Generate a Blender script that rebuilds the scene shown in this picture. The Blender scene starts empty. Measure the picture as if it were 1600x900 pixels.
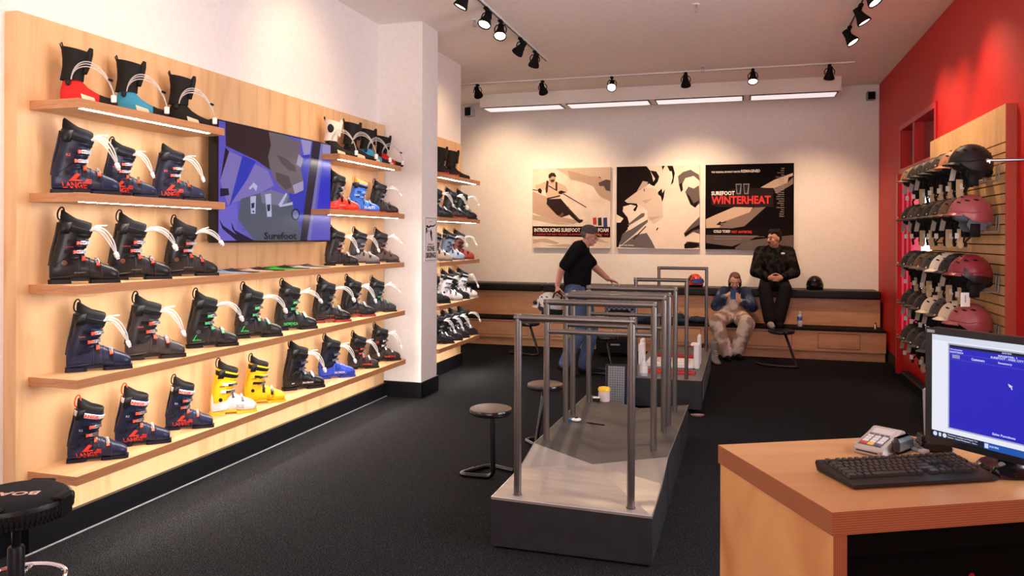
import bpy, math, random
from mathutils import Vector, Matrix, Euler
random.seed(7)
PI = math.pi
SC = bpy.context.scene
COL = SC.collection

# ------------------------------------------------------------------ camera
F_PX, YAW, EYE, ROLL, HOR = 1200.0, math.radians(16.74), 1.6, 0.004, 370.0
cam_d = bpy.data.cameras.new('camera'); cam = bpy.data.objects.new('camera', cam_d); COL.objects.link(cam)
cam.location = (0, 0, EYE)
cam.matrix_world = Matrix.Translation((0, 0, EYE)) @ Matrix.Rotation(YAW, 4, 'Z') @ Matrix.Rotation(PI/2, 4, 'X') @ Matrix.Rotation(ROLL, 4, 'Z')
cam_d.sensor_width = 36; cam_d.lens = 36*F_PX/1600; cam_d.shift_y = -(450-HOR)/1600; cam_d.clip_start = .02
SC.camera = cam

# ------------------------------------------------------------------ world, exposure, large lights
SC.view_settings.view_transform = 'Standard'; SC.view_settings.look = 'None'
SC.view_settings.gamma = 1; SC.view_settings.use_curve_mapping = False
SC.view_settings.exposure = 0.0
w = bpy.data.worlds.new('world'); SC.world = w; w.use_nodes = True
w.node_tree.nodes['Background'].inputs[0].default_value = (.62, .72, 1, 1)
w.node_tree.nodes['Background'].inputs[1].default_value = .5

def area(name, loc, rot, sx, sy, power, color):
    l = bpy.data.lights.new(name, 'AREA'); l.shape = 'RECTANGLE'; l.size = sx; l.size_y = sy; l.energy = power; l.color = color
    o = bpy.data.objects.new(name, l); o.location = loc; o.rotation_euler = rot; COL.objects.link(o); return o
# daylight entering through the shop window beside the counter; then an added warm fill behind the camera, tilted up to lift the ceiling
area('daylight_window', (2.35, 3.9, 1.95), (0, PI/2+.10, 0), 2.1, 3.0, 215, (.86, .90, .98))
area('ceiling_fill', (-.4, -2.6, 1.6), (PI/2+1.15, 0, 0), 3.2, 2.2, 400, (1, .86, .80))
WARM = (1, .68, .40)

# ------------------------------------------------------------------ measuring: a pixel of the photograph as a point on a wall plane
def ray(u, v):
    a = (u-800)/F_PX; b = -(v-HOR)/F_PX
    xr = a*math.cos(ROLL)-b*math.sin(ROLL); zr = b*math.cos(ROLL)+a*math.sin(ROLL)
    return (-math.sin(YAW)+xr*math.cos(YAW), math.cos(YAW)+xr*math.sin(YAW), zr)
def on_x(u, v, X): d = ray(u, v); t = X/d[0]; return (X, t*d[1], EYE+t*d[2])
def on_y(u, v, Y): d = ray(u, v); t = Y/d[1]; return (t*d[0], Y, EYE+t*d[2])
def on_z(u, v, Z): d = ray(u, v); t = (Z-EYE)/d[2]; return (t*d[0], t*d[1], Z)

# ------------------------------------------------------------------ materials
MATS = {}
def mat(name, col, rough=.5, metal=0, emit=None, estr=0, alpha=1, spec=.5, coat=0, trans=0, sheen=0):
    if name in MATS: return MATS[name]
    if spec == .5 and metal == 0 and max(col) < .06 and not emit: spec = .04 if rough > .55 else (.22 if rough > .3 else .4)
    m = bpy.data.materials.new(name); m.use_nodes = True; b = m.node_tree.nodes['Principled BSDF']
    b.inputs['Base Color'].default_value = (*col, 1); b.inputs['Roughness'].default_value = rough; b.inputs['Metallic'].default_value = metal
    b.inputs['Specular IOR Level'].default_value = spec; b.inputs['Coat Weight'].default_value = coat
    b.inputs['Transmission Weight'].default_value = trans; b.inputs['Sheen Weight'].default_value = sheen
    if emit: b.inputs['Emission Color'].default_value = (*emit, 1); b.inputs['Emission Strength'].default_value = estr
    if alpha < 1: b.inputs['Alpha'].default_value = alpha
    MATS[name] = m; return m
def nodes(m): return m.node_tree, m.node_tree.nodes, m.node_tree.links, m.node_tree.nodes['Principled BSDF']
def s(c):  # sRGB 0..255 -> linear
    return tuple(((x/255)/12.92 if x/255 <= .04045 else ((x/255+.055)/1.055)**2.4) for x in c)
def ramp(nt, fac, stops):
    r = nt.nodes.new('ShaderNodeValToRGB'); e = r.color_ramp.elements
    while len(e) < len(stops): e.new(.5)
    for i, (p, c) in enumerate(stops): e[i].position = p; e[i].color = (*c, 1)
    nt.links.new(fac, r.inputs[0]); return r.outputs[0]
def coords(nt, scale, kind='Object', rot=(0, 0, 0)):
    t = nt.nodes.new('ShaderNodeTexCoord'); mp = nt.nodes.new('ShaderNodeMapping'); mp.inputs['Scale'].default_value = scale; mp.inputs['Rotation'].default_value = rot
    nt.links.new(t.outputs[kind], mp.inputs[0]); return mp.outputs[0]
def noise(nt, vec, scale, detail=3, dist=0):
    n = nt.nodes.new('ShaderNodeTexNoise'); n.inputs['Scale'].default_value = scale; n.inputs['Detail'].default_value = detail; n.inputs['Distortion'].default_value = dist
    nt.links.new(vec, n.inputs['Vector']); return n.outputs[0]
def bump(nt, b, fac, strength, dist=.01):
    n = nt.nodes.new('ShaderNodeBump'); n.inputs['Strength'].default_value = strength; n.inputs['Distance'].default_value = dist
    nt.links.new(fac, n.inputs['Height']); nt.links.new(n.outputs[0], b.inputs['Normal'])
def wood(name, c1, c2, scale=(9, 9, 1.2), rough=.42, rot=(0, 0, 0)):
    m = mat(name, c1, rough); nt, N, L, b = nodes(m)
    v = coords(nt, scale, rot=rot); f = noise(nt, v, 2.2, 5, 1.2)
    L.new(ramp(nt, f, [(.28, c2), (.5, c1), (.72, tuple(min(1, x*1.07) for x in c1))]), b.inputs['Base Color'])
    return m
def noisy(name, c1, c2, scale, rough=.8, bs=0, detail=4, lo=.35, hi=.65, mscale=(1, 1, 1), **k):
    m = mat(name, c1, rough, **k); nt, N, L, b = nodes(m)
    f = noise(nt, coords(nt, mscale), scale, detail)
    L.new(ramp(nt, f, [(lo, c1), (hi, c2)]), b.inputs['Base Color'])
    if bs: bump(nt, b, f, bs)
    return m
M = {}
M['paint'] = noisy('white_paint', s((236, 229, 223)), s((241, 234, 228)), 30, .75, .03)
M['ceiling'] = noisy('ceiling_paint', s((242, 232, 226)), s((246, 238, 232)), 20, .85, .03)
M['red_wall'] = noisy('red_paint', s((190, 12, 14)), s((196, 15, 17)), 25, .55, .03)
M['red_trim'] = mat('red_gloss_trim', s((196, 20, 24)), .35)
M['red_dark'] = mat('dark_red_glass', s((110, 10, 12)), .12)
M['panel'] = wood('birch_panel', s((222, 180, 132)), s((204, 158, 108)), (3, 3, .5))
M['shelf'] = wood('birch_shelf', s((216, 172, 126)), s((196, 148, 102)), (6, .8, 6))
M['edge'] = wood('shelf_edge', s((190, 136, 92)), s((172, 118, 78)), (4, .8, 30))
M['bench_wood'] = wood('bench_birch', s((206, 152, 112)), s((188, 132, 94)), (.8, 3, 5))
M['counter_top'] = wood('counter_birch', s((192, 142, 92)), s((182, 130, 80)), (.7, 3, 3), .35)
M['counter_side'] = wood('counter_side_birch', s((208, 150, 96)), s((186, 120, 72)), (2, 2, .9), .4)
def ply(name, axis):
    m = mat(name, s((150, 92, 62)), .5); nt, N, L, b = nodes(m)
    wv = N.new('ShaderNodeTexWave'); wv.bands_direction = axis; wv.inputs['Scale'].default_value = 55; wv.inputs['Distortion'].default_value = .6
    L.new(coords(nt, (1, 1, 1)), wv.inputs['Vector'])
    L.new(ramp(nt, wv.outputs['Fac'], [(.2, s((128, 72, 46))), (.7, s((158, 94, 60)))]), b.inputs['Base Color']); return m
M['ply_h'] = ply('plywood_edge_flat', 'Z'); M['ply_v'] = ply('plywood_edge_upright', 'X')
M['slat'] = wood('slatwall_maple', s((220, 176, 122)), s((206, 160, 106)), (4, 4, .7))
M['slat_edge'] = mat('slatwall_edge', s((176, 70, 50)), .5)
M['black_base'] = mat('black_vinyl', (.006, .006, .008), .35)
M['metal_tube'] = mat('satin_steel_tube', (.17, .15, .14), .34, .85)
M['plat_side'] = noisy('platform_laminate', (.024, .023, .025), (.032, .031, .034), 12, .38)
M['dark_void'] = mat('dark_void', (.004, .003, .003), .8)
M['black_plastic'] = mat('black_plastic', (.012, .012, .013), .35)
M['matt_black'] = mat('matt_black', (.012, .011, .011), .65)
M['gloss_black'] = mat('gloss_black', (.008, .008, .01), .16)
M['chrome'] = mat('chrome', (.75, .75, .78), .12, 1)
M['steel'] = mat('brushed_steel', (.5, .5, .52), .3, 1)
M['white'] = mat('white_plastic', s((232, 230, 228)), .4)
M['grey'] = mat('grey_plastic', s((140, 140, 142)), .45)
M['paper'] = mat('paper', s((235, 230, 222)), .7)
M['yellow_paper'] = mat('yellow_paper', s((238, 190, 40)), .6)
M['kraft'] = mat('kraft_card', s((205, 178, 140)), .7)
M['cushion'] = mat('black_vinyl_cushion', (.012, .011, .012), .42)
M['lens'] = mat('fluorescent_lens', (.7, .66, .68), .4, emit=(1, .92, .93), estr=.75)
M['bulb'] = mat('lamp_glow', (1, .9, .7), .4, emit=(1, .80, .55), estr=14)
M['led'] = mat('led_strip', (1, 1, 1), .4, emit=(1, .92, .84), estr=74)
# carpet: dark loop pile in faint diagonal rows
m = mat('carpet', (.02, .02, .023), 1.0, spec=.0); nt, N, L, b = nodes(m)
f1 = noise(nt, coords(nt, (1, 1, 1)), 170, 3); f2 = noise(nt, coords(nt, (1, 1, 1)), 1.1, 2)
wv = N.new('ShaderNodeTexWave'); wv.inputs['Scale'].default_value = 34; wv.inputs['Distortion'].default_value = 5; wv.inputs['Detail Scale'].default_value = 6
L.new(coords(nt, (1, 1.6, 1), rot=(0, 0, .5)), wv.inputs['Vector'])
mx = N.new('ShaderNodeMath'); mx.operation = 'MULTIPLY_ADD'; mx.inputs[1].default_value = .35; L.new(wv.outputs['Fac'], mx.inputs[0]); L.new(f1, mx.inputs[2])
L.new(ramp(nt, mx.outputs[0], [(.42, (.0035, .0035, .0038)), (.72, (.018, .0172, .0188)), (.95, (.07, .068, .074))]), b.inputs['Base Color'])
bump(nt, b, mx.outputs[0], .8, .006); M['carpet'] = m
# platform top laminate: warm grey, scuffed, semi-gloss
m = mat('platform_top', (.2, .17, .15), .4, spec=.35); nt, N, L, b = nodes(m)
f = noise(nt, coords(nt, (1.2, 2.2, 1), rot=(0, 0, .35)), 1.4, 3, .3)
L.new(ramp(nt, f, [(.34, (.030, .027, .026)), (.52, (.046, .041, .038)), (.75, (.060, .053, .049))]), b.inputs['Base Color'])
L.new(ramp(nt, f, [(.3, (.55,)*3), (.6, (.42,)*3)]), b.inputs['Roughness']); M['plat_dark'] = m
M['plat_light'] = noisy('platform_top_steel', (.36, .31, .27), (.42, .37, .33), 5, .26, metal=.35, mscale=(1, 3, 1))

# ------------------------------------------------------------------ mesh builder
class MB:
    def __init__(self): self.v = []; self.f = []; self.mi = []
    def add(self, vs, fs, mi=0):
        o = len(self.v); self.v += [tuple(p) for p in vs]; self.f += [tuple(i+o for i in f) for f in fs]; self.mi += [mi]*len(fs); return self
    def box(self, a, b, mi=0, T=None, bev=0):
        (x0, y0, z0), (x1, y1, z1) = a, b
        if bev:
            e = min(bev, (x1-x0)/2.01, (y1-y0)/2.01, (z1-z0)/2.01); vs = []
            for zz, k in ((z0, e), (z0+e, 0), (z1-e, 0), (z1, e)):
                i = k; j = e
                ring = [(x0+i+(j if k == 0 else 0), y0+i), (x1-i-(j if k == 0 else 0), y0+i), (x1-i, y0+i+(j if k == 0 else 0)), (x1-i, y1-i-(j if k == 0 else 0)),
                        (x1-i-(j if k == 0 else 0), y1-i), (x0+i+(j if k == 0 else 0), y1-i), (x0+i, y1-i-(j if k == 0 else 0)), (x0+i, y0+i+(j if k == 0 else 0))]
                if k: c = e*.6; ring = [(x0+i+c, y0+i), (x1-i-c, y0+i), (x1-i, y0+i+c), (x1-i, y1-i-c), (x1-i-c, y1-i), (x0+i+c, y1-i), (x0+i, y1-i-c), (x0+i, y0+i+c)]
                vs.append([(p[0], p[1], zz) for p in ring])
            if T: vs = [[T(p) for p in r] for r in vs]
            return self.loft(vs, mi=mi)
        vs = [(x0, y0, z0), (x1, y0, z0), (x1, y1, z0), (x0, y1, z0), (x0, y0, z1), (x1, y0, z1), (x1, y1, z1), (x0, y1, z1)]
        if T: vs = [T(p) for p in vs]
        return self.add(vs, [(0, 3, 2, 1), (4, 5, 6, 7), (0, 1, 5, 4), (1, 2, 6, 5), (2, 3, 7, 6), (3, 0, 4, 7)], mi)
    def loft(self, rings, cap=True, closed=True, mi=0, cap0=None, cap1=None):
        n = len(rings[0]); vs = [p for r in rings for p in r]; fs = []
        for i in range(len(rings)-1):
            for j in range(n if closed else n-1):
                k = (j+1) % n; fs.append((i*n+j, i*n+k, (i+1)*n+k, (i+1)*n+j))
        if (cap if cap0 is None else cap0): fs.append(tuple(range(n-1, -1, -1)))
        if (cap if cap1 is None else cap1): fs.append(tuple((len(rings)-1)*n+j for j in range(n)))
        return self.add(vs, fs, mi)
    def tube(self, pts, r, seg=8, mi=0, cap=True, closed=False):
        pts = [Vector(p) for p in pts]; n = len(pts); rings = []; prev = None
        for i, p in enumerate(pts):
            if closed: t = (pts[(i+1) % n]-pts[i-1])
            else: t = (pts[min(i+1, n-1)]-pts[max(i-1, 0)])
            t = t.normalized() if t.length > 1e-9 else Vector((0, 0, 1))
            if prev is None:
                up = Vector((0, 0, 1)) if abs(t.z) < .9 else Vector((1, 0, 0)); a = t.cross(up).normalized()
            else:
                a = prev-t*prev.dot(t); a = a.normalized() if a.length > 1e-6 else t.orthogonal().normalized()
            prev = a; b = t.cross(a); rr = r[i] if isinstance(r, (list, tuple)) else r
            rings.append([p+(a*math.cos(2*PI*k/seg)+b*math.sin(2*PI*k/seg))*rr for k in range(seg)])
        if closed: rings.append(rings[0])
        return self.loft(rings, cap=cap and not closed, mi=mi)
    def cyl(self, p0, p1, r0, r1=None, seg=16, mi=0):
        return self.tube([p0, p1], [r0, r0 if r1 is None else r1], seg, mi)
    def lathe(self, prof, seg=24, mi=0, c=(0, 0, 0), T=None):
        rings = [[(c[0]+r*math.cos(2*PI*k/seg), c[1]+r*math.sin(2*PI*k/seg), c[2]+z) for k in range(seg)] for r, z in prof]
        if T: rings = [[T(p) for p in rr] for rr in rings]
        return self.loft(rings, mi=mi)
    def ell(self, c, r, seg=14, rows=8, mi=0, T=None):
        rings = []
        for i in range(rows+1):
            ph = -PI/2+PI*i/rows; ph = max(-PI/2+.02, min(PI/2-.02, ph))
            ring = [(c[0]+r[0]*math.cos(ph)*math.cos(2*PI*k/seg), c[1]+r[1]*math.cos(ph)*math.sin(2*PI*k/seg), c[2]+r[2]*math.sin(ph)) for k in range(seg)]
            rings.append([T(p) for p in ring] if T else ring)
        return self.loft(rings, mi=mi)
    def prism(self, poly, h0, h1, mi=0, T=lambda p: p):
        n = len(poly); a = [T((x, y, h0)) for x, y in poly]; b = [T((x, y, h1)) for x, y in poly]
        return self.add(a+b, [tuple(range(n-1, -1, -1)), tuple(range(n, 2*n))]+[(i, (i+1) % n, n+(i+1) % n, n+i) for i in range(n)], mi)
    def flat(self, poly, T, mi=0):
        vs = [T(p) for p in poly]; return self.add(vs, [tuple(range(len(vs)))], mi)
    def build(self, name, mats, smooth=False, auto=None):
        me = bpy.data.meshes.new(name); me.from_pydata([tuple(p) for p in self.v], [], self.f)
        for m_ in (mats if isinstance(mats, (list, tuple)) else [mats]): me.materials.append(m_)
        me.polygons.foreach_set('material_index', self.mi)
        me.validate(); me.update()
        if smooth:
            me.polygons.foreach_set('use_smooth', [True]*len(me.polygons))
            if auto: me.set_sharp_from_angle(angle=math.radians(auto))
        return me
def tag(o, label=None, cat=None, group=None, kind=None):
    if label: o['label'] = label
    if cat: o['category'] = cat
    if group: o['group'] = group
    if kind: o['kind'] = kind
    return o
def link(name, me, parent=None, loc=None, rot=None):
    o = bpy.data.objects.new(name, me); COL.objects.link(o)
    if parent: o.parent = parent
    if loc: o.location = loc
    if rot: o.rotation_euler = rot
    return o
def obj(name, mb, m_, parent=None, smooth=False, auto=40, loc=None, rot=None, label=None):
    if isinstance(m_, str): m_ = M[m_]
    if isinstance(m_, (list, tuple)): m_ = [M[x] if isinstance(x, str) else x for x in m_]
    o = link(name, mb.build(name, m_, smooth, auto if smooth else None), parent, loc, rot)
    if label: o['label'] = label
    return o
def thing(name, label, cat, loc=(0, 0, 0), rz=0, group=None):
    o = bpy.data.objects.new(name, None); COL.objects.link(o); o.location = loc; o.rotation_euler = (0, 0, rz); o.empty_display_size = .05
    return tag(o, label, cat, group)
def struct(name, mb, m_, smooth=False, parent=None):
    o = obj(name, mb, m_, parent, smooth)
    if parent is None: o['kind'] = 'structure'
    return o
def shift(mb, off):
    mb.v = [(x-off[0], y-off[1], z-off[2]) for x, y, z in mb.v]; return mb

# text outlines, cached as (verts, faces) in a 1 x 1 box
_T = {}
def glyphs(body, res=2):
    if body in _T: return _T[body]
    c = bpy.data.curves.new('t', 'FONT'); c.body = body; c.resolution_u = res; c.offset = .03; c.fill_mode = 'FRONT' if hasattr(c, 'fill_mode') else c.fill_mode
    o = bpy.data.objects.new('t', c); COL.objects.link(o); bpy.context.view_layer.update()
    me = bpy.data.meshes.new_from_object(o.evaluated_get(bpy.context.evaluated_depsgraph_get()))
    vs = [tuple(v.co) for v in me.vertices]; fs = [tuple(p.vertices) for p in me.polygons]
    bpy.data.objects.remove(o); bpy.data.curves.remove(c); bpy.data.meshes.remove(me)
    x0 = min(v[0] for v in vs); x1 = max(v[0] for v in vs); y0 = min(v[1] for v in vs); y1 = max(v[1] for v in vs)
    vs = [((v[0]-x0)/(x1-x0), (v[1]-y0)/(y1-y0)) for v in vs]; _T[body] = (vs, fs); return _T[body]
def text(mb, body, x, y, w_, h, T, mi=0, shear=0):
    vs, fs = glyphs(body); mb.add([T((x+a*w_+shear*b_*h, y+b_*h)) for a, b_ in vs], fs, mi); return mb

# smooth blended bodies: a union of tapered limbs turned into one continuous skin
def remesh(mb, name, m_, voxel, smooth=3, extra=None):
    me = mb.build(name, m_ if not isinstance(m_, str) else M[m_]); o = bpy.data.objects.new(name, me); COL.objects.link(o)
    r = o.modifiers.new('r', 'REMESH'); r.mode = 'VOXEL'; r.voxel_size = voxel; r.use_smooth_shade = True
    if smooth: q = o.modifiers.new('s', 'SMOOTH'); q.iterations = smooth; q.factor = .5
    bpy.context.view_layer.update()
    out = bpy.data.meshes.new_from_object(o.evaluated_get(bpy.context.evaluated_depsgraph_get()))
    bpy.data.objects.remove(o); out.name = name
    out.polygons.foreach_set('use_smooth', [True]*len(out.polygons)); return out

# ================================================================== ROOM
CEIL = 3.73; XW = -3.52; XR = 1.80; YB = 11.65; YF = -2.2
struct('floor', MB().box((-5.2, YF-.2, -.1), (2.1, YB+.2, 0)), M['carpet'])
struct('ceiling', MB().box((-5.2, YF-.2, CEIL), (2.1, YB+.2, CEIL+.1)), M['ceiling'])
struct('wall_left', MB().box((XW-.12, YF, 0), (XW, 7.02, CEIL)), M['paint'])
struct('wall_column', MB().box((XW-.12, 7.02, 0), (-3.045, 7.42, CEIL)), M['paint'])
struct('wall_alcove', MB().box((-3.9, 7.42, 0), (-3.37, 8.97, CEIL)), M['paint'])
struct('wall_far_left', MB().box((-5.2, 8.85, 0), (-4.9, YB, CEIL)), M['paint'])
struct('wall_far_left_return', MB().box((-4.9, 8.85, 0), (-3.9, 8.97, CEIL)), M['paint'])
struct('wall_back', MB().box((-4.9, YB, 0), (XR+.15, YB+.15, CEIL)), M['paint'])
# right wall: openings for the far window/door unit and for the shop window by the counter
def wall_x(x0, x1, ya, yb, za, zb, holes):
    mb = MB(); ys = sorted({ya, yb, *[h[0] for h in holes], *[h[1] for h in holes]})
    for a, b_ in zip(ys, ys[1:]):
        hs = sorted([h for h in holes if h[0] <= a and h[1] >= b_], key=lambda h: h[2]); z = za
        for h in hs:
            if h[2] > z: mb.box((x0, a, z), (x1, b_, h[2]))
            z = h[3]
        if z < zb: mb.box((x0, a, z), (x1, b_, zb))
    return mb
struct('wall_right', wall_x(XR, XR+.15, YF, YB, 0, CEIL, [(2.4, 5.4, .9, 3.0), (8.30, 10.1, 0, 2.93)]), M['red_wall'])
mb = MB()
for a, b_ in (((XW, YF-.15, 0), (-2.0, YF, CEIL)), ((1.2, YF-.15, 0), (XR+.15, YF, CEIL)), ((-2.0, YF-.15, 2.7), (1.2, YF, CEIL)), ((-2.0, YF-.15, 0), (1.2, YF, .5))): mb.box(a, b_)
struct('wall_front', mb, M['paint'])
def frame(mb, T, u0, u1, v0, v1, t, d0, d1):
    for a in ((u0, u1, v0, v0+t), (u0, u1, v1-t, v1), (u0, u0+t, v0+t, v1-t), (u1-t, u1, v0+t, v1-t)):
        mb.box((a[0], a[2], d0), (a[1], a[3], d1), T=T)
glass = mat('window_glass', (1, 1, 1), .02, trans=1, alpha=.12)
TX = lambda p: (XR+p[2], p[0], p[1])
wn = thing('window_1', None, None, (0, 0, 0)); wn['kind'] = 'structure'
mb = MB(); frame(mb, TX, 2.4, 5.4, .9, 3.0, .06, 0, .12); mb.box((3.87, .96, .03), (3.93, 2.94, .1), T=TX); obj('window_frame', mb, 'red_trim', wn)
obj('pane', MB().box((2.46, .96, .06), (5.34, 2.94, .065), T=TX), glass, wn)
TY = lambda p: (p[0], YF-p[2], p[1])
wn = thing('window_2', None, None, (0, 0, 0)); wn['kind'] = 'structure'
mb = MB(); frame(mb, TY, -2.0, 1.2, .5, 2.7, .06, .01, .12); obj('window_frame', mb, 'black_plastic', wn)
obj('pane', MB().box((-1.94, .56, .06), (1.14, 2.64, .065), T=TY), glass, wn)
# far door unit in the red wall: transom with two dark panes, door of glass behind pink film, daylight slit
dr = thing('door_1', None, None); dr['kind'] = 'structure'
mb = MB(); frame(mb, TX, 8.30, 10.1, 2.36, 2.93, .055, -.02, .12); mb.box((9.32, 2.415, -.01), (9.40, 2.875, .1), T=TX)
mb.box((10.02, 0, -.05), (10.12, 2.36, .14), T=TX); mb.box((8.30, 0, .0), (8.36, 2.36, .12), T=TX)
obj('door_frame', mb, 'red_trim', dr)
obj('transom_pane', MB().box((8.34, 2.40, .09), (9.33, 2.89, .1), T=TX), 'red_dark', dr)
obj('transom_pane', MB().box((9.39, 2.40, .09), (10.06, 2.89, .1), T=TX), 'red_dark', dr)
pink = mat('pink_window_film', s((214, 52, 92)), .35, emit=s((235, 60, 105)), estr=.55)  # the film's own glow stands in for daylight coming through from behind
day = mat('daylight_through_glass', (.9, .95, 1), .3, emit=(.86, .93, 1), estr=1.5)
obj('filmed_pane', MB().box((9.0, .42, .0), (10.02, 2.36, .006), T=TX), pink, dr)
obj('lower_panel', MB().box((8.36, 0, .0), (10.02, .42, .1), T=TX), 'red_trim', dr)
obj('bright_pane', MB().box((8.36, .42, .0), (9.0, 2.36, .006), T=TX), day, dr)
for y in (9.52, 9.76): obj('mullion', MB().box((y, .3, -.025), (y+.035, 2.36, .0), T=TX), 'red_trim', dr)

# baseboards
H_B = .135
def base(name, a, b_): struct(name, MB().box(a, b_), M['black_base'])
base('baseboard_left', (XW, YF, 0), (XW+.02, 2.98, H_B)); base('baseboard_panel', (XW, 2.98, 0), (-3.41, 7.0, H_B))
base('baseboard_column', (XW, 6.995, 0), (-3.03, 7.02, H_B+.02)); base('baseboard_column_side', (-3.045, 7.0, 0), (-3.03, 7.44, H_B+.02))
base('baseboard_alcove', (-3.37, 7.42, 0), (-3.34, 8.985, H_B+.02)); base('baseboard_right', (XR-.02, YF, 0), (XR, 6.06, .15)); base('baseboard_back_right', (XR-.02, 10.13, 0), (XR, YB, .15))
mb = MB(); mb.tube([(-3.405, 2.9, .004), (-3.402, 5.0, .004), (-3.405, 7.0, .004)], .005, 6)
struct('trim_1', mb, M['grey'])

# plywood display panel on the left wall, in three sheets
t = thing('backboard', 'tall birch plywood panel covering the left wall behind all the boot shelves', 'wall panel', (XW, 2.93, H_B))
for y0, y1 in ((2.93, 4.888), (4.89, 6.998)):
    obj('panel_sheet', shift(MB().box((XW, y0, H_B), (-3.44, y1, 2.71)), (XW, 2.93, H_B)), 'panel', t)
t = obj('backboard', shift(MB().box((-3.37, 7.46, .16), (-3.335, 8.90, 2.74)), (-3.37, 7.46, .16)), 'panel', loc=(-3.37, 7.46, .16))
tag(t, 'narrow birch plywood panel in the alcove beyond the white column', 'wall panel')

# bench along the back wall
R0 = (0, 10.8, 0)
t = thing('bench', 'long two-tier plywood bench with black carpeted step running along the back wall', 'bench', R0)
xa, xb = -4.88, 1.76
mb = MB().box((xa, 10.86, 0), (xb, 11.25, .12)); obj('toe_kick', shift(mb, R0), 'bench_wood', t)
mb = MB().box((xa, 10.8, .12), (xb, 11.25, .385)); obj('step_front', shift(mb, R0), 'bench_wood', t)
mb = MB().box((xa, 10.785, .385), (xb, 11.25, .41)); obj('step_carpet', shift(mb, R0), 'matt_black', t)
mb = MB().box((xa, 11.25, .385), (xb, 11.29, .78)).box((xa, 11.29, .7), (xb, 11.64, .78)); obj('seat_riser', shift(mb, R0), 'bench_wood', t)
for x0, x1 in ((-4.2, -3.0), (-2.95, -1.75), (-1.7, -.55), (-.5, .62), (.95, 1.45)):
    dg = obj('drawer_gap', shift(MB().box((x0-.005, 10.7985, .155), (x1+.005, 10.801, .355)), R0), 'dark_void', t); obj('drawer_front', shift(MB().box((x0, 10.796, .16), (x1, 10.799, .35)), R0), 'bench_wood', dg)
for x0, x1 in ((xa, -2.9), (-2.89, -.78), (-.77, 1.76)):
    mb = MB().box((x0, 11.17, .78), (x1, 11.64, .89), bev=.02); obj('seat_cushion', shift(mb, R0), 'cushion', t, smooth=True)

# ceiling bulkhead with four fluorescent lenses
R0 = (-1.2, 10.9, CEIL)
t = thing('ceiling_light_box', 'long white boxed ceiling light with four lenses above the posters', 'ceiling light', R0)
mb = MB().box((-3.79, 10.9, 3.54), (1.23, 11.32, CEIL)); obj('box_housing', shift(mb, R0), 'paint', t)
xs = [(-3.76, -2.56), (-2.48, -1.28), (-1.20, 0.0), (.08, 1.20)]
for x0, x1 in xs:
    o = obj('lens_frame', shift(MB().box((x0, 10.94, 3.53), (x1, 11.28, 3.54)), R0), 'black_plastic', t)
    obj('lens', shift(MB().box((x0+.02, 10.955, 3.524), (x1-.02, 11.265, 3.53)), R0), 'lens', o)

# ------------------------------------------------------------------ shelves
def shelf(y0, y1, z, xw=-3.44, xf=-3.13, label='', cut=.10, led=True):
    R = (xw, y0, z-.045); t = thing('wall_shelf', label, 'shelf', R, group='birch boot shelves')
    poly = [(xw, y0), (xf, y0-.0 if not cut else y0), (xf, y1), (xw, y1)]
    mb = MB().prism(poly, z-.045, z); mb.mi = [1]*6
    mb.mi[1] = 0; mb.mi[0] = 0
    obj('board', shift(mb, R), ['shelf', 'edge'], t)
    if led: obj('led_strip', shift(MB().box((xf-.040, y0+.04, z-.0460), (xf-.012, y1-.12, z-.0445)), R), 'led', t)
    return t
shelf(3.0, 4.11, 2.275, label='topmost shelf left of the television, holding three soft boot liners')
shelf(3.0, 4.12, 1.81, label='second shelf down left of the television, holding three navy boots')
shelf(5.55, 6.72, 2.27, label='topmost shelf right of the television, holding four soft boot liners')
shelf(5.40, 6.80, 1.815, label='second shelf down right of the television, with the red and blue boots')
shelf(3.0, 6.80, 1.35, label='long shelf just under the television, with flat insoles in its middle')
shelf(3.0, 6.82, .885, label='long shelf second from the floor, with the green-lettered boots')
shelf(3.0, 6.84, .41, label='lowest long shelf, with the yellow boots')
for z, la in ((2.27, 'topmost shelf in the alcove past the white column'), (1.805, 'second shelf down in the alcove past the column'), (1.33, 'middle shelf in the alcove past the column'), (.87, 'fourth shelf down in the alcove past the column'), (.415, 'lowest shelf in the alcove past the column')):
    shelf(7.5, 8.79, z, -3.335, -3.05, la)

# ------------------------------------------------------------------ lamps on tracks
def track(y0, y1, x0, x1, label):
    R = ((x0+x1)/2, (y0+y1)/2, CEIL); t = thing('light_track', label, 'light track', R)
    w_ = .017
    if y1-y0 > x1-x0: obj('rail', shift(MB().box((x0-w_, y0, CEIL-.018), (x0+w_, y1, CEIL)), R), 'white', t); obj('slot', shift(MB().box((x0-.007, y0+.03, CEIL-.021), (x0+.007, y1-.03, CEIL-.017)), R), 'black_plastic', t)
    else: obj('rail', shift(MB().box((x0, y0-w_, CEIL-.018), (x1, y0+w_, CEIL)), R), 'white', t); obj('slot', shift(MB().box((x0+.03, y0-.004, CEIL-.021), (x1-.03, y0+.004, CEIL-.017)), R), 'grey', t)
track(1.0, 8.98, -2.27, -2.27, 'white ceiling track running along the left wall')
track(2.5, 8.75, 1.01, 1.01, 'white ceiling track running along the red wall')
track(10.05, 10.05, -4.0, 1.28, 'white ceiling track crossing in front of the boxed light')
SPOT = 1.0
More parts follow.
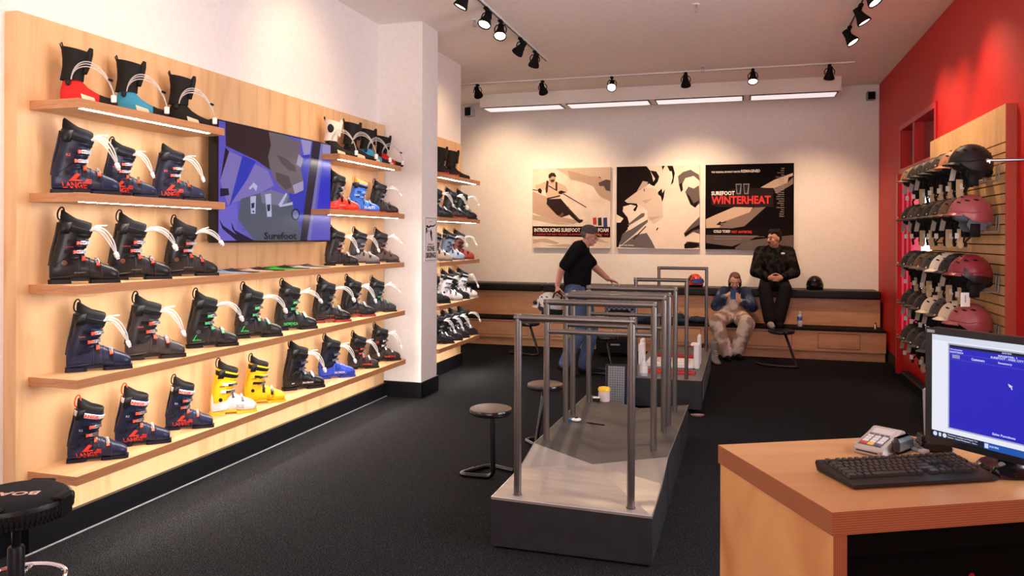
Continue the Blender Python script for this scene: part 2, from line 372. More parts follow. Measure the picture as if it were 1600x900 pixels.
def track_head(x, y, target, label, power=60, size=78, kind='can', blend=1.0, col=WARM):
    t = thing('track_spotlight', label, 'spotlight', (x, y, CEIL), group='track spotlights')
    d = (Vector(target)-Vector((x, y, CEIL-.13))).normalized(); q = d.to_track_quat('-Z', 'Y').to_matrix()
    P = Vector((0, 0, -.13)); T = lambda p: tuple(P+q @ Vector(p))
    obj('track_adapter', MB().box((-.02, -.035, -.045), (.02, .035, -.018), bev=.006).cyl((0, 0, -.045), (0, 0, -.065), .012), 'matt_black', t)
    side = q @ Vector((1, 0, 0))
    pts = [P+side*.055+Vector((0, 0, -.01)), P+side*.058+Vector((0, 0, .03)), P+side*.04+Vector((0, 0, .06)), Vector((0, 0, -.065)), P-side*.04+Vector((0, 0, .06)), P-side*.058+Vector((0, 0, .03)), P-side*.055+Vector((0, 0, -.01))]
    obj('yoke', MB().tube(pts, .006, 8), 'matt_black', t, True)
    # PAR lamp: narrow neck, flared rim
    hs = MB().lathe([(.0, .085), (.03, .085), (.034, .03), (.05, -.02), (.062, -.05), (.064, -.068), (.056, -.068), (.052, -.045), (0, -.043)], 20, T=T)
    obj('lamp_head', hs, 'matt_black', t, True)
    obj('bulb', MB().lathe([(0, -.046), (.05, -.046), (.052, -.058), (0, -.064)], 20, T=T), 'bulb', t, True)
    if power:
        l = bpy.data.lights.new('spot', 'SPOT'); l.energy = power*SPOT; l.color = col; l.spot_size = math.radians(size); l.spot_blend = blend; l.shadow_soft_size = .05
        o = bpy.data.objects.new('spot_light', l); COL.objects.link(o); o.parent = t; o.location = P+d*.075; o.rotation_euler = d.to_track_quat('-Z', 'Y').to_euler()
    return t
left = [(1.6, (-3.5, 2.4, 1.4), 30), (2.4, (-3.46, 3.3, 1.0), 34), (3.2, (-3.5, 3.6, 2.8), 42), (3.9, (-3.46, 4.2, 1.0), 28), (5.2, (-3.5, 5.5, 2.9), 46), (5.6, (-3.46, 5.2, 1.0), 36), (6.1, (-3.46, 5.8, 1.2), 32)]
for y, tg, p in left: track_head(-2.27, y, tg, 'black spotlight on the left track, nearer than the view reaches', p)
track_head(-2.27, 6.70, (-2.75, 5.4, 1.2), 'black track spotlight with glowing lens, nearest one in view on the left track', 55)
track_head(-2.27, 7.13, (-2.0, 5.6, 1.0), 'black track spotlight with glowing lens tilted to the right, second on the left track', 50)
track_head(-2.27, 7.83, (-3.37, 8.35, 2.5), 'black track spotlight seen edge on and turned away, third on the left track', 60)
track_head(-2.27, 8.42, (-3.2, 9.6, 1.6), 'black track spotlight at the far end of the left track', 60)
for x, tg, p, la in ((-3.53, (-3.6, YB, 2.3), 135, 'track spotlight turned to the back wall, leftmost on the crossing track'), (-2.60, (-2.55, YB, 2.0), 150, 'track spotlight turned to the wall above the skier poster, second from left'),
                     (-1.66, (-1.3, 6.0, 0), 85, 'glowing track spotlight facing the room, third from left on the crossing track'), (-.71, (-.7, YB, 1.6), 260, 'track spotlight turned away, above the middle poster'),
                     (.11, (.1, 8.2, 0), 95, 'brightest glowing track spotlight facing the room, right part of the crossing track'), (1.0, (.9, 11.5, 1.2), 210, 'track spotlight at the right end of the crossing track near the red wall')):
    track_head(x, 10.05, tg, la, p)
track_head(1.01, 8.30, (1.8, 8.0, 2.3), 'far track spotlight on the right track by the red wall', 90)
track_head(1.01, 7.54, (1.78, 7.45, 2.2), 'middle track spotlight on the right track by the red wall', 90)
track_head(1.01, 6.95, (1.78, 6.5, 2.3), 'track spotlight cut by the top edge of the view, right track', 105)
track_head(1.01, 4.2, (.5, 2.4, .9), 'track spotlight over the cash counter, outside the view', 9)
for n, (x, y) in enumerate(((-2.53, 7.105), (-.42, 7.19), (-.49, 9.83))):
    t = thing('sprinkler_head', ['sprinkler head on the ceiling left of the left track', 'sprinkler head on the open middle of the ceiling, nearest the camera', 'small sprinkler head just in front of the crossing track'][n], 'sprinkler', (x, y, CEIL))
    obj('escutcheon', MB().lathe([(0, 0), (.035, 0), (.03, -.008), (0, -.01)]), 'white', t, True)
    obj('sprinkler_body', MB().cyl((0, 0, -.01), (0, 0, -.03), .012).tube([(-.012, 0, -.03), (-.016, 0, -.05), (0, 0, -.068)], .004, 6).tube([(.012, 0, -.03), (.016, 0, -.05), (0, 0, -.068)], .004, 6).lathe([(0, -.068), (.02, -.068), (.02, -.072), (0, -.072)], 12), 'steel', t, True)
for n, (x, y, z, r) in enumerate(((-3.30, 9.10, 3.17, 0), (1.68, 11.56, 3.56, .4))):
    t = thing('wall_speaker', ['small grey speaker at the alcove corner under the ceiling', 'small grey speaker high in the right back corner'][n], 'speaker', (x, y, z), -.3+r)
    obj('speaker_box', MB().box((-.055, -.04, -.06), (.055, .05, .06), bev=.008), 'grey', t); obj('grille', MB().box((-.045, -.045, -.05), (.045, -.04, .05)), 'matt_black', t)
    obj('bracket', MB().tube([(0, .05, 0), (.0, .07, .04), (-.02, .08, .09)], .006, 6), 'grey', t, True)

# ================================================================== SKI BOOTS
_MC = {}
def shared(key, fn):
    if key not in _MC: _MC[key] = fn()
    return _MC[key]
def sgnp(v, e): return math.copysign(abs(v)**e, v)
def plastic(name, rgb, rough=.3, **k): return mat(name, s(rgb), rough, **k)
MATS_B = {}
def pm(rgb, rough=.3, kind='plastic', **k):
    key = (rgb, rough, kind, tuple(k.items()))
    if key not in MATS_B: MATS_B[key] = mat('%s_%02x%02x%02x_%d' % (kind, *rgb, int(rough*100)), tuple(v*.72 for v in s(rgb)) if max(rgb) < 90 else s(rgb), rough, spec=.3 if max(rgb) < 90 else .45, **k)
    return MATS_B[key]
hose_m = mat('clear_hose', (.72, .70, .68), .2, alpha=.5)
# lower shell stations: x, bottom, top, half width
SH = [(0.0, .03, .10, .022), (.006, .02, .135, .031), (.03, .016, .15, .039), (.07, .016, .155, .042), (.10, .020, .152, .041), (.125, .026, .142, .041), (.15, .027, .134, .0445), (.18, .020, .120, .048), (.21, .016, .106, .051), (.245, .016, .092, .051), (.272, .016, .080, .048), (.290, .018, .068, .040), (.301, .024, .054, .026)]
def sh_at(x):
    x = max(SH[0][0], min(SH[-1][0], x))
    for a, b_ in zip(SH, SH[1:]):
        if a[0] <= x <= b_[0]:
            k = (x-a[0])/(b_[0]-a[0]); return [a[i]+(b_[i]-a[i])*k for i in range(4)]
def side_y(x, z, off=.0012):
    _, zb, zt, w_ = sh_at(x); zc = (zb+zt)/2; hz = (zt-zb)/2; k = min(.97, abs((z-zc)/hz))
    return -w_*(1-k**3.2)**(1/3.2)-off
def ring_shell(x, n=20, grow=0, p=3.2):
    _, zb, zt, w_ = sh_at(x); zc = (zb+zt)/2; hz = (zt-zb)/2+grow; w_ += grow; r = []
    for k in range(n):
        a = 2*PI*k/n; c, q = math.cos(a), math.sin(a)
        taper = 1-.18*max(0, q)
        r.append((x, w_*taper*sgnp(c, 2/p), zc+hz*sgnp(q, 2/p)))
    return r
# cuff stations: z, centre x, half length, half width, slope of the rim
CF = [(.085, .066, .066, .0455, .22), (.12, .071, .067, .0475, .1), (.155, .079, .066, .049, -.04), (.19, .088, .065, .050, -.10), (.225, .097, .066, .052, -.18), (.262, .106, .069, .055, -.25), (.288, .111, .071, .057, -.30)]
def cf_at(z):
    z = max(CF[0][0], min(CF[-1][0], z))
    for a, b_ in zip(CF, CF[1:]):
        if a[0] <= z <= b_[0]:
            k = (z-a[0])/(b_[0]-a[0]); return [a[i]+(b_[i]-a[i])*k for i in range(5)]
def cpt(z, ang, grow=0, flat=False):
    _, xc, a, b_, sl = cf_at(z); c, q = math.cos(ang), math.sin(ang)
    x = (a+grow)*sgnp(c, .8); y = (b_+grow)*sgnp(q, .8)
    return (xc+x, y, z+(0 if flat else sl*x))
def cuff_y(x, z, off=.0015):
    _, xc, a, b_, sl = cf_at(z); k = min(.95, abs(x-xc)/a); return -b_*(1-k**2.5)**.4-off

def m_shell():
    mb = MB(); mb.loft([ring_shell(x) for x in (0, .003, .006, .016, .03, .05, .07, .085, .10, .112, .125, .137, .15, .165, .18, .195, .21, .228, .245, .26, .272, .282, .29, .296, .300)])
    # raised instep overlap ridge and toe lip
    for x0, x1, g in ((.118, .132, .0035), (.166, .176, .003), (.216, .226, .003)):
        mb.loft([ring_shell(x0, grow=0), ring_shell(x0+.003, grow=g), ring_shell(x1-.003, grow=g), ring_shell(x1, grow=0)])
    mb.tube([(.01, -.036, .03), (.05, -.0435, .034), (.10, -.043, .040)], .0025, 6)
    return mb
def m_sole():
    mb = MB()
    def pad(x0, x1, w0, w1, z1):
        for z0, z_, g in ((0, .006, 0), (.006, z1, -.002)):
            pts = [(x0+g*-1, -w0*.7), (x0+.012, -w0), (x1-.014, -w1), (x1-g*-1, -w1*.72), (x1, w1*.72), (x1-.014, w1), (x0+.012, w0), (x0, w0*.7)]
            mb.prism(pts, z0, z_)
    pad(-.006, .094, .034, .036, .021); pad(.168, .309, .038, .036, .019)
    mb.box((.09, -.026, .012), (.17, .026, .03))
    return mb
def m_cuff():
    mb = MB(); n = 28; zs = [.088, .105, .12, .138, .155, .172, .19, .208, .225, .244, .262, .278, .288]
    rings = [[cpt(z, 2*PI*k/n) for k in range(n)] for z in zs]
    rings.append([cpt(.288, 2*PI*k/n, -.004) for k in range(n)]); rings.append([(p[0], p[1], p[2]-.03) for p in rings[-1]])
    mb.loft(rings, cap=False)
    # stepped overlap flanges on the front of the cuff (the bumpy silhouette)
    for z, g in ((.118, .006), (.150, .008), (.182, .007), (.212, .008), (.243, .007)):
        seg = [math.radians(a) for a in range(-80, 81, 16)]
        lo = [cpt(z-.011, a, -.001) for a in seg]; mi = [cpt(z, a, g*math.cos(a)**.5 if math.cos(a) > 0 else 0) for a in seg]; hi = [cpt(z+.013, a, g*.8*max(0, math.cos(a))) for a in seg]; en = [cpt(z+.018, a, -.001) for a in seg]
        mb.loft([lo, mi, hi, en], cap=False, closed=False)
    # spine at the back and side flange
    mb.tube([cpt(.10, PI, .001), cpt(.16, PI, .003), cpt(.23, PI, .003), cpt(.28, PI, .001)], .007, 8)
    mb.tube([cpt(.10, -2.2, .0), cpt(.14, -1.5, .001), cpt(.17, -1.0, .001), cpt(.20, -.6, 0)], .0035, 6)
    return mb
def m_liner():
    mb = MB(); n = 24
    def ring(z, g, rise): return [(lambda p: (p[0], p[1], p[2]+rise*(-math.cos(2*PI*k/n))))(cpt(.288, 2*PI*k/n, g)) if True else 0 for k in range(n)]
    def rr(dz, g, rise):
        out = []
        for k in range(n):
            a = 2*PI*k/n; p = cpt(.288, a, g); out.append((p[0]+dz*.15, p[1], p[2]+dz+rise*max(0, -math.cos(a))))
        return out
    mb.loft([rr(-.05, -.006, 0), rr(0, -.005, 0), rr(.014, -.003, .008), rr(.026, -.004, .022), rr(.030, -.009, .026), rr(.022, -.016, .022), rr(-.02, -.018, 0)], cap=True)
    # tongue rising at the front
    T = []
    for z, x, w_, th_ in ((.225, .154, .024, .007), (.255, .164, .030, .009), (.275, .170, .030, .009), (.288, .174, .022, .007)):
        T.append([(x+th_*math.cos(2*PI*k/12)-abs(math.sin(2*PI*k/12))*.008, w_*math.sin(2*PI*k/12), z) for k in range(12)])
    mb.loft(T)
    return mb
def m_loop():
    return MB().tube([(.048-.014*math.sin(a)-.004*math.cos(a), -.010*math.cos(a), .343-.031*math.cos(a)) for a in [i*PI/7-.3 for i in range(0, 13)]], .0042, 6)
def m_strap():
    mb = MB(); n = 26; mb_ = []
    for z, g in ((.250, .002), (.252, .005), (.276, .0065), (.278, .003)):
        mb_.append([cpt(z, 2*PI*k/n, g) for k in range(n)])
    mb.loft(mb_, cap=False); return mb
def m_strapbuckle():
    mb = MB(); c = cpt(.262, -2.0, .008)
    mb.box((-.020, -.005, -.028), (.020, .005, .030), T=lambda p: (c[0]+p[0]+p[2]*.25, c[1]+p[1], c[2]+p[2]), bev=.003)
    return mb
def buckle_frames():
    out = []
    for x, a in ((.142, 1.05), (.204, 1.02)):   # foot buckles: point near top of the visible side
        _, zb, zt, w_ = sh_at(x); zc = (zb+zt)/2; hz = (zt-zb)/2
        out.append((Vector((x, -w_*.72-.004, zc+hz*.84)), Vector((0, -.62, .78)), Vector((.12, -.70, -.60)).normalized()))
    for z, an in ((.158, -1.05), (.206, -1.0)):
        p = Vector(cpt(z, an, .006)); out.append((p, Vector((.45, -.89, 0)), Vector((-.88, -.45, -.02)).normalized()))
    return out
def band(i):
    mb = MB()
    if i < 2:
        x = (.142, .204)[i]
        r0 = [ring_shell(x-.009, grow=.0015), ring_shell(x-.009, grow=.0055), ring_shell(x+.009, grow=.0055), ring_shell(x+.009, grow=.0015)]
        r0 = [r[0:1]+r[0:11] for r in r0]; r0 = [r[1:] for r in r0]; mb.loft(r0, cap=False, closed=False)
    else:
        z = (.158, .206)[i-2]; seg = [math.radians(a) for a in range(-100, 101, 14)]
        mb.loft([[cpt(z-.009, a, .004) for a in seg], [cpt(z-.009, a, .0085) for a in seg], [cpt(z+.009, a, .0085) for a in seg], [cpt(z+.009, a, .004) for a in seg]], cap=False, closed=False)
    return mb
def m_buckle(i):   # base + lever in colour
    P, nrm, d = buckle_frames()[i]; nrm = nrm.normalized(); d = (d-nrm*d.dot(nrm)).normalized(); sd = nrm.cross(d)
    T = lambda p: tuple(P+d*p[0]+sd*p[1]+nrm*p[2])
    return MB().box((-.004, -.0065, .004), (.026, .0065, .0085), T=T, bev=.002).box((.019, -.008, .002), (.028, .008, .010), T=T)
def m_bail(i):     # metal ladder and wire
    P, nrm, d = buckle_frames()[i]; nrm = nrm.normalized(); d = (d-nrm*d.dot(nrm)).normalized(); sd = nrm.cross(d)
    T = lambda p: tuple(P+d*p[0]+sd*p[1]+nrm*p[2])
    mb = MB().tube([T((.012, -.006, .008)), T((-.014, -.0075, .008)), T((-.020, 0, .007)), T((-.014, .0075, .008)), T((.012, .006, .008))], .0016, 5)
    for k in range(4): mb.box((-.036+k*.007, -.006, .002), (-.032+k*.007, .006, .008), T=T)
    mb.box((-.04, -.0075, .0), (.0, .0075, .0035), T=T); return mb
def m_pivot():
    y = side_y(.062, .10)-.004; T = lambda p: (.062+p[0], y-p[2], .102+p[1]); return MB().lathe([(0, -.002), (.0135, -.002), (.0125, .003), (.006, .0035), (.005, .002), (0, .002)], 16, T=T)
def hose_pts(k, v):
    sp = [(-.9, 0), (-.3, .5), (.35, -.4), (.9, .3)][k][0]; o = [(-.9, 0), (-.3, .5), (.35, -.4), (.9, .3)][k][1]
    var = [((.168, -.035, .256), (.215, -.058, .292), (.262, -.072, .225), (.285, -.072, .140)), ((.168, -.035, .256), (.235, -.045, .302), (.300, -.040, .245), (.320, -.035, .175)), ((.168, -.035, .256), (.22, -.06, .300), (.285, -.062, .262), (.315, -.055, .205))][v]
    a, b_, c, e = [Vector(p) for p in var]; S = 14; pts = []
    b_ = b_+Vector((.010*o, -.016*sp, .020*sp+.012*o)); c = c+Vector((.026*sp, -.018*o, .016*o))
    for i in range(S+1):
        t = i/S; p = a*(1-t)**3+b_*3*t*(1-t)**2+c*3*t*t*(1-t)+e*t**3
        p += Vector((0, .0045*sp*t, .004*o)); pts.append(p)
    return pts
def m_hose(k, v):
    pts = hose_pts(k, v); return MB().tube(pts, .0036, 6)
def m_stub(v):
    mb = MB(); mb.tube([(.166, -.02, .258), (.20, -.04, .284), (.245, -.035, [.286, .262, .300][v])], .0042, 6); return mb
def m_conn(v):
    p = hose_pts(1, v); e, d = p[-1], (p[-1]-p[-3]).normalized(); q = d.to_track_quat('Z', 'Y').to_matrix()
    T = lambda r: tuple(e+q @ Vector(r)); return MB().box((-.013, -.010, -.012), (.013, .010, .016), T=T, bev=.003).box((-.008, -.007, .016), (.008, .007, .024), T=T)
def logo(lines, on='shell'):
    mb = MB()
    for body, x, z, w_, h, sh in lines:
        if on == 'shell': text(mb, body, x, z, w_, h, lambda p: (p[0], side_y(p[0], p[1], .0048), p[1]), shear=sh)
        else: text(mb, body, x, z, w_, h, lambda p: (p[0], cuff_y(p[0], p[1], .0025), p[1]), shear=sh)
    return mb
def stripe_mark(v):
    mb = MB(); T = lambda p: (p[0], side_y(p[0], p[1], .0046), p[1])
    if v == 'lange':  # slanted double stroke above the lettering and a chevron behind
        mb.flat([(.074, .062), (.088, .062), (.118, .098), (.108, .100)], T).flat([(.092, .068), (.102, .068), (.126, .094), (.117, .097)], T)
        mb.flat([(.088, .062), (.130, .062), (.130, .069), (.094, .069)], T)
        for k in range(3): mb.flat([(.140+k*.004, .052+k*.008), (.172, .050+k*.008), (.174, .054+k*.008), (.143+k*.004, .057+k*.008)], T)
    if v == 'x': mb.flat([(.03, .05), (.036, .05), (.055, .085), (.049, .085)], T)
    return mb
def boot(name, label, loc, rz, L=.30, shell=(30, 40, 66), cuff=None, buckle=(235, 75, 40), bail=True, sole=None, liner=(18, 18, 20), strap=(20, 20, 22), mark=None, words=(), wcol=(225, 50, 30), cwords=(), cwcol=None, hose=0, boa=False, loop=True, group='ski boots on the wall shelves', toe=None, sr=.32, spiv=None, band_c=None, tall=1.0, cat='ski boot', swords=None):
    cuff = cuff or shell; sole = sole or tuple(int(c*.6) for c in shell); sc = L/.303
    t = thing(name, label, cat, loc, rz, group); t.scale = (sc, sc, sc*tall)
    pl = pm(shell, sr); pc = pm(cuff, sr); pb = pm(buckle, .3); pk = mat('buckle_wire_steel', (.30, .30, .31), .38, 1); pband = pm(band_c or tuple(int(c*.5) for c in cuff), .35)
    def put(nm, key, fn, m_, sm=True, par=t):
        me = shared((key, m_.name), lambda: fn().build(nm, m_, sm, 50 if sm else None)); return link(nm, me, par)
    ob = put('lower_shell', 'shell', m_shell, pl)
    put('sole', 'sole', m_sole, pm(sole, .5), False)
    put('cuff', 'cuff', m_cuff, pc); put('liner', 'liner', m_liner, pm(liner, .75, 'lining'))
    if loop: put('pull_loop', 'loop', m_loop, pm(buckle if loop == 2 else liner, .7, 'lining'))
    ps = put('power_strap', 'strap', m_strap, pm(strap, .6, 'webbing')); put('strap_clip', 'clip', m_strapbuckle, pm((16, 16, 17), .4), True, ps)
    for i in range(4):
        if boa and i < 2: continue
        bo = put('buckle_strap', 'band%d' % i, lambda: band(i), pband)
        b1 = put('buckle', 'buckle%d' % i, lambda: m_buckle(i), pb, False); put('buckle_wire', 'bail%d' % i, lambda: m_bail(i), pk, False, b1)
    if boa:
        put('dial', 'dial', lambda: MB().lathe([(0, 0), (.021, 0), (.019, .010), (.010, .012), (0, .012)], 20, T=lambda p: (.150+p[0], -.045-p[2], .10+p[1])), pm((45, 70, 160), .35))
        put('lace_wire', 'lace', lambda: MB().tube([(.15, -.046, .11), (.18, -.042, .115), (.20, -.02, .103), (.21, -.045, .075), (.225, -.04, .08), (.235, -.01, .088)], .002, 5), pm((200, 205, 215), .3))
    put('ankle_pivot', 'pivot', m_pivot, pm(spiv or (24, 24, 26), .3))
    if mark: put('side_mark', 'mark'+mark, lambda: stripe_mark(mark), pm(wcol, .4), False)
    if words: put('side_lettering', 'w%s' % (words,), lambda: logo(words), pm(wcol, .4), False)
    if cwords: put('cuff_lettering', 'cw%s' % (cwords,), lambda: logo(cwords, 'cuff'), pm(cwcol or wcol, .4), False)
    if swords: put('strap_lettering', 'sw%s' % (swords,), lambda: text(MB(), swords, .075, .2545, .085, .019, lambda p: (p[0], cuff_y(p[0], p[1], .0082), p[1]-.25*(p[0]-.106))), pm((215, 48, 36), .4), False)
    if hose is not None:
        for k in range(4): put('hose', 'hose%d%d' % (k, hose), lambda: m_hose(k, hose), hose_m)
        put('hose', 'stub%d' % hose, lambda: m_stub(hose), hose_m)
        put('hose_connector', 'conn%d' % hose, lambda: m_conn(hose), M['white'], False)
    return t
NAVY = (36, 46, 78); CHAR = (48, 47, 49); BLK = (30, 29, 31); ORG = (232, 72, 38)
LANGE = dict(shell=NAVY, cuff=(30, 38, 64), buckle=ORG, mark='lange', words=(('LANGE', .050, .028, .104, .029, -.2),), wcol=(222, 52, 30), band_c=(22, 26, 40))
def wr(*a): return a
S = {}
S['lange_t'] = dict(LANGE, strap=(24, 25, 30), cwords=(('RS', .062, .178, .020, .013, 0),), cwcol=(190, 60, 45))
S['lange_o'] = dict(LANGE, strap=(228, 222, 218), liner=(30, 28, 30), hose=None, cwords=(('RS', .060, .178, .020, .013, 0),), cwcol=(150, 155, 180), loop=2, swords='LANGE')
S['atomic'] = dict(shell=(38, 38, 41), cuff=(27, 27, 29), buckle=(206, 50, 34), words=(('SUREFOOT', .105, .052, .05, .006, -.15),), wcol=(120, 116, 114), cwords=(('hawx', .060, .178, .042, .007, 0),), cwcol=(130, 40, 30), spiv=(95, 66, 40))
S['navy'] = dict(shell=(40, 48, 82), cuff=(32, 38, 62), buckle=(226, 66, 40), hose=0, words=(), cwords=(('hawx', .058, .178, .03, .012, 0),), cwcol=(150, 60, 45))
S['grey'] = dict(shell=(72, 68, 70), cuff=(50, 48, 50), buckle=(226, 70, 42), cwords=(('hawx', .058, .178, .03, .012, 0),), cwcol=(150, 60, 45))
S['green'] = dict(shell=(46, 46, 50), cuff=(34, 34, 37), buckle=(52, 168, 92), sole=(20, 20, 22), words=(('nordica', .03, .046, .05, .012, -.35),), wcol=(46, 200, 96), mark='x', spiv=(80, 80, 84))
S['green2'] = dict(S['green'], words=(('NORDICA', .055, .036, .10, .022, -.1), ('SUREFOOT', .10, .026, .035, .005, 0)), mark=None)
S['tecnica'] = dict(shell=(44, 42, 44), cuff=(30, 29, 31), buckle=(70, 68, 70), sole=(150, 44, 34), words=(('TECNICA', .10, .052, .05, .010, 0),), wcol=(120, 60, 50))
S['slate'] = dict(shell=(62, 66, 76), cuff=(48, 52, 60), buckle=(60, 120, 90), words=(), band_c=(34, 48, 48))
S['salk'] = dict(shell=(34, 32, 34), cuff=(28, 27, 29), buckle=(52, 66, 120), words=(('SALOMON', .130, .045, .075, .014, 0), ('MV', .05, .048, .02, .010, 0)), wcol=(205, 205, 210), sole=(26, 25, 26))
S['salb'] = dict(shell=(42, 72, 190), cuff=(26, 30, 50), buckle=(90, 96, 110), words=(('SALOMON', .120, .040, .085, .018, 0),), wcol=(215, 222, 240), boa=True, sole=(34, 58, 160), hose=0)
S['nred'] = dict(shell=(56, 50, 50), cuff=(40, 36, 37), buckle=(214, 60, 44), words=(('nordica', .14, .040, .09, .018, -.1),), wcol=(222, 52, 38), hose=0, cwords=(('WORLD', .06, .178, .03, .012, 0),), cwcol=(190, 60, 50))
S['nred2'] = dict(shell=(58, 50, 48), cuff=(40, 36, 36), buckle=(190, 186, 186), words=(('NORDICA', .14, .038, .10, .018, 0),), wcol=(205, 50, 40), mark=None, cwords=(('HF', .05, .178, .028, .022, 0),), cwcol=(190, 40, 34))
S['k2w'] = dict(shell=(222, 222, 228), cuff=(240, 190, 26), buckle=(40, 40, 42), band_c=(210, 212, 218), sole=(240, 196, 40), words=(('K2', .165, .038, .05, .028, 0),), wcol=(176, 178, 186), liner=(28, 26, 24), hose=None, cwords=(('mindbender', .052, .186, .036, .010, 0),), cwcol=(40, 34, 20), tall=1.05)
S['k2y'] = dict(shell=(242, 192, 24), cuff=(240, 188, 24), buckle=(40, 40, 42), band_c=(34, 32, 28), sole=(226, 176, 24), words=(('K2', .165, .038, .05, .028, 0),), wcol=(200, 150, 10), liner=(22, 22, 22), hose=None, cwords=(('mindbender', .052, .186, .036, .010, 0),), cwcol=(40, 34, 20), tall=1.03)
S['red'] = dict(shell=(218, 52, 34), cuff=(36, 32, 32), buckle=(30, 28, 28), sole=(190, 40, 30), words=(('SUREFOOT', .12, .050, .05, .008, -.2),), wcol=(240, 200, 190), hose=None)
S['blue'] = dict(shell=(40, 108, 206), cuff=(38, 100, 200), buckle=(52, 120, 220), liner=(226, 140, 70), strap=(24, 24, 28), words=(('X-GTI', .145, .038, .105, .028, -.15),), wcol=(210, 225, 245), sole=(196, 56, 44), hose=None, cwords=(('Dalbello', .05, .17, .05, .012, 0),), cwcol=(190, 205, 235))
S['blk2'] = dict(shell=(50, 46, 46), cuff=(34, 34, 37), buckle=(60, 60, 64), sole=(170, 44, 36), hose=2)
S['brown'] = dict(shell=(84, 76, 72), cuff=(50, 46, 46), buckle=(150, 60, 48), hose=0)
S['bronze'] = dict(shell=(112, 108, 110), cuff=(70, 68, 72), buckle=(120, 112, 110), hose=0)
S['pale'] = dict(shell=(150, 170, 198), cuff=(90, 104, 126), buckle=(120, 130, 150), hose=1)
S['rust'] = dict(shell=(150, 60, 48), cuff=(100, 46, 40), buckle=(60, 40, 38), hose=1)
S['beige'] = dict(shell=(176, 164, 150), cuff=(104, 96, 90), buckle=(60, 56, 54), hose=None)
S['whit'] = dict(shell=(214, 214, 220), cuff=(196, 196, 204), buckle=(70, 70, 74), hose=0)
S['plain'] = dict(shell=(40, 44, 50), cuff=(28, 30, 34), buckle=(120, 120, 124), hose=0)

def yx(u, X):
    d = ray(u, 400); return X/d[0]*d[1]
def place(style, hu, tu, z, label, hx=-3.38, tx=-3.165, nm='ski_boot', **k):
    h = (hx, yx(hu, hx)); e = (tx, yx(tu, tx)); L = math.hypot(e[0]-h[0], e[1]-h[1]); a = math.atan2(e[1]-h[1], e[0]-h[0])
    Lc = max(.272, min(.318, L)); a = max(.45, min(1.0, a))
    kw = dict(S[style]); kw.update(k)
    return boot(nm, label, (h[0], h[1], z), a, Lc, **kw)
R5 = .41; R4 = .885; R3 = 1.35; R2 = 1.81
place('lange_o', 107, 200.6, R5, 'navy ski boot with red lettering and white strap, leftmost on the lowest shelf')
place('lange_o', 180.7, 267.5, R5, 'navy ski boot with red lettering and white strap, second from left on the lowest shelf')
place('lange_o', 260, 332.7, R5, 'navy ski boot with red lettering, just left of the white and yellow boot', loop=True)
place('k2w', 330, 401, R5, 'ski boot with white foot and yellow cuff on the lowest shelf')
place('k2y', 382, 445.6, R5, 'all yellow ski boot on the lowest shelf')
place('salk', 443.6, 509, R5, 'black ski boot with white lettering right of the yellow boot', hose=0)
place('salb', 498.5, 554.5, R5, 'bright blue ski boot with round dial on the lowest shelf')
place('nred', 544, 592, R5, 'dark ski boot with red lettering, second from right on the lowest shelf')
place('nred2', 578, 625.4, R5, 'dark brown ski boot with red lettering at the right end of the lowest shelf')
place('navy', 104, 206, R4, 'plain navy ski boot with orange buckles, leftmost on the second shelf from the floor')
place('grey', 196, 290, R4, 'dark grey ski boot with orange buckles, beside the plain navy boot', hose=0)
place('green', 292.5, 371.8, R4, 'charcoal ski boot with green buckles, leftmost of the green-trimmed boots', hose=1)
place('green', 367.8, 440.3, R4, 'charcoal ski boot with green buckles, middle of the three green-trimmed boots', hose=1)
place('green2', 430, 496.6, R4, 'black ski boot with large green lettering along its foot', hose=2)
place('tecnica', 489, 547.6, R4, 'black ski boot with red sole right of the green-lettered boot', hose=1)
place('tecnica', 533, 585.6, R4, 'black ski boot with red sole, second from right on the second lowest shelf', hose=0)
place('slate', 573, 619, R4, 'slate ski boot with green trim at the right end of the second lowest shelf', hose=2)
place('atomic', 77, 187.8, R3, 'black ski boot with red buckles, leftmost on the long shelf under the television', hose=0)
place('atomic', 170, 268.6, R3, 'black ski boot with red buckles, second from left on the long shelf under the television', hose=1)
place('atomic', 257.6, 340.4, R3, 'black ski boot with red buckles, nearest the insoles', hose=2, shell=(44, 40, 40))
place('brown', 508, 559.5, R3, 'dark ski boot right under the lower right corner of the television', shell=(44, 42, 44))
place('bronze', 545, 590.6, R3, 'silver-grey ski boot between two darker boots, right of the television', hose=0)
place('brown', 579, 623, R3, 'brown-black ski boot at the right end of the shelf level with the television foot', hose=2)
place('lange_t', 79.6, 187.7, R2, 'navy ski boot with red lettering and hoses, leftmost on the second shelf down', hose=0, loop=False, tall=1.04)
place('lange_t', 160, 243.7, R2, 'navy ski boot with red lettering and hoses, middle of three on the second shelf down', hose=0)
place('lange_t', 239, 320, R2, 'navy ski boot with red lettering and hoses, nearest the television edge', hose=0, loop=False)
place('red', 507, 560.6, R2, 'bright red ski boot with black cuff beside the television')
place('blue', 545, 590.4, R2, 'bright blue ski boot with orange liner, right of the red boot')
place('blk2', 577, 618.6, R2, 'black ski boot right of the bright blue boot')
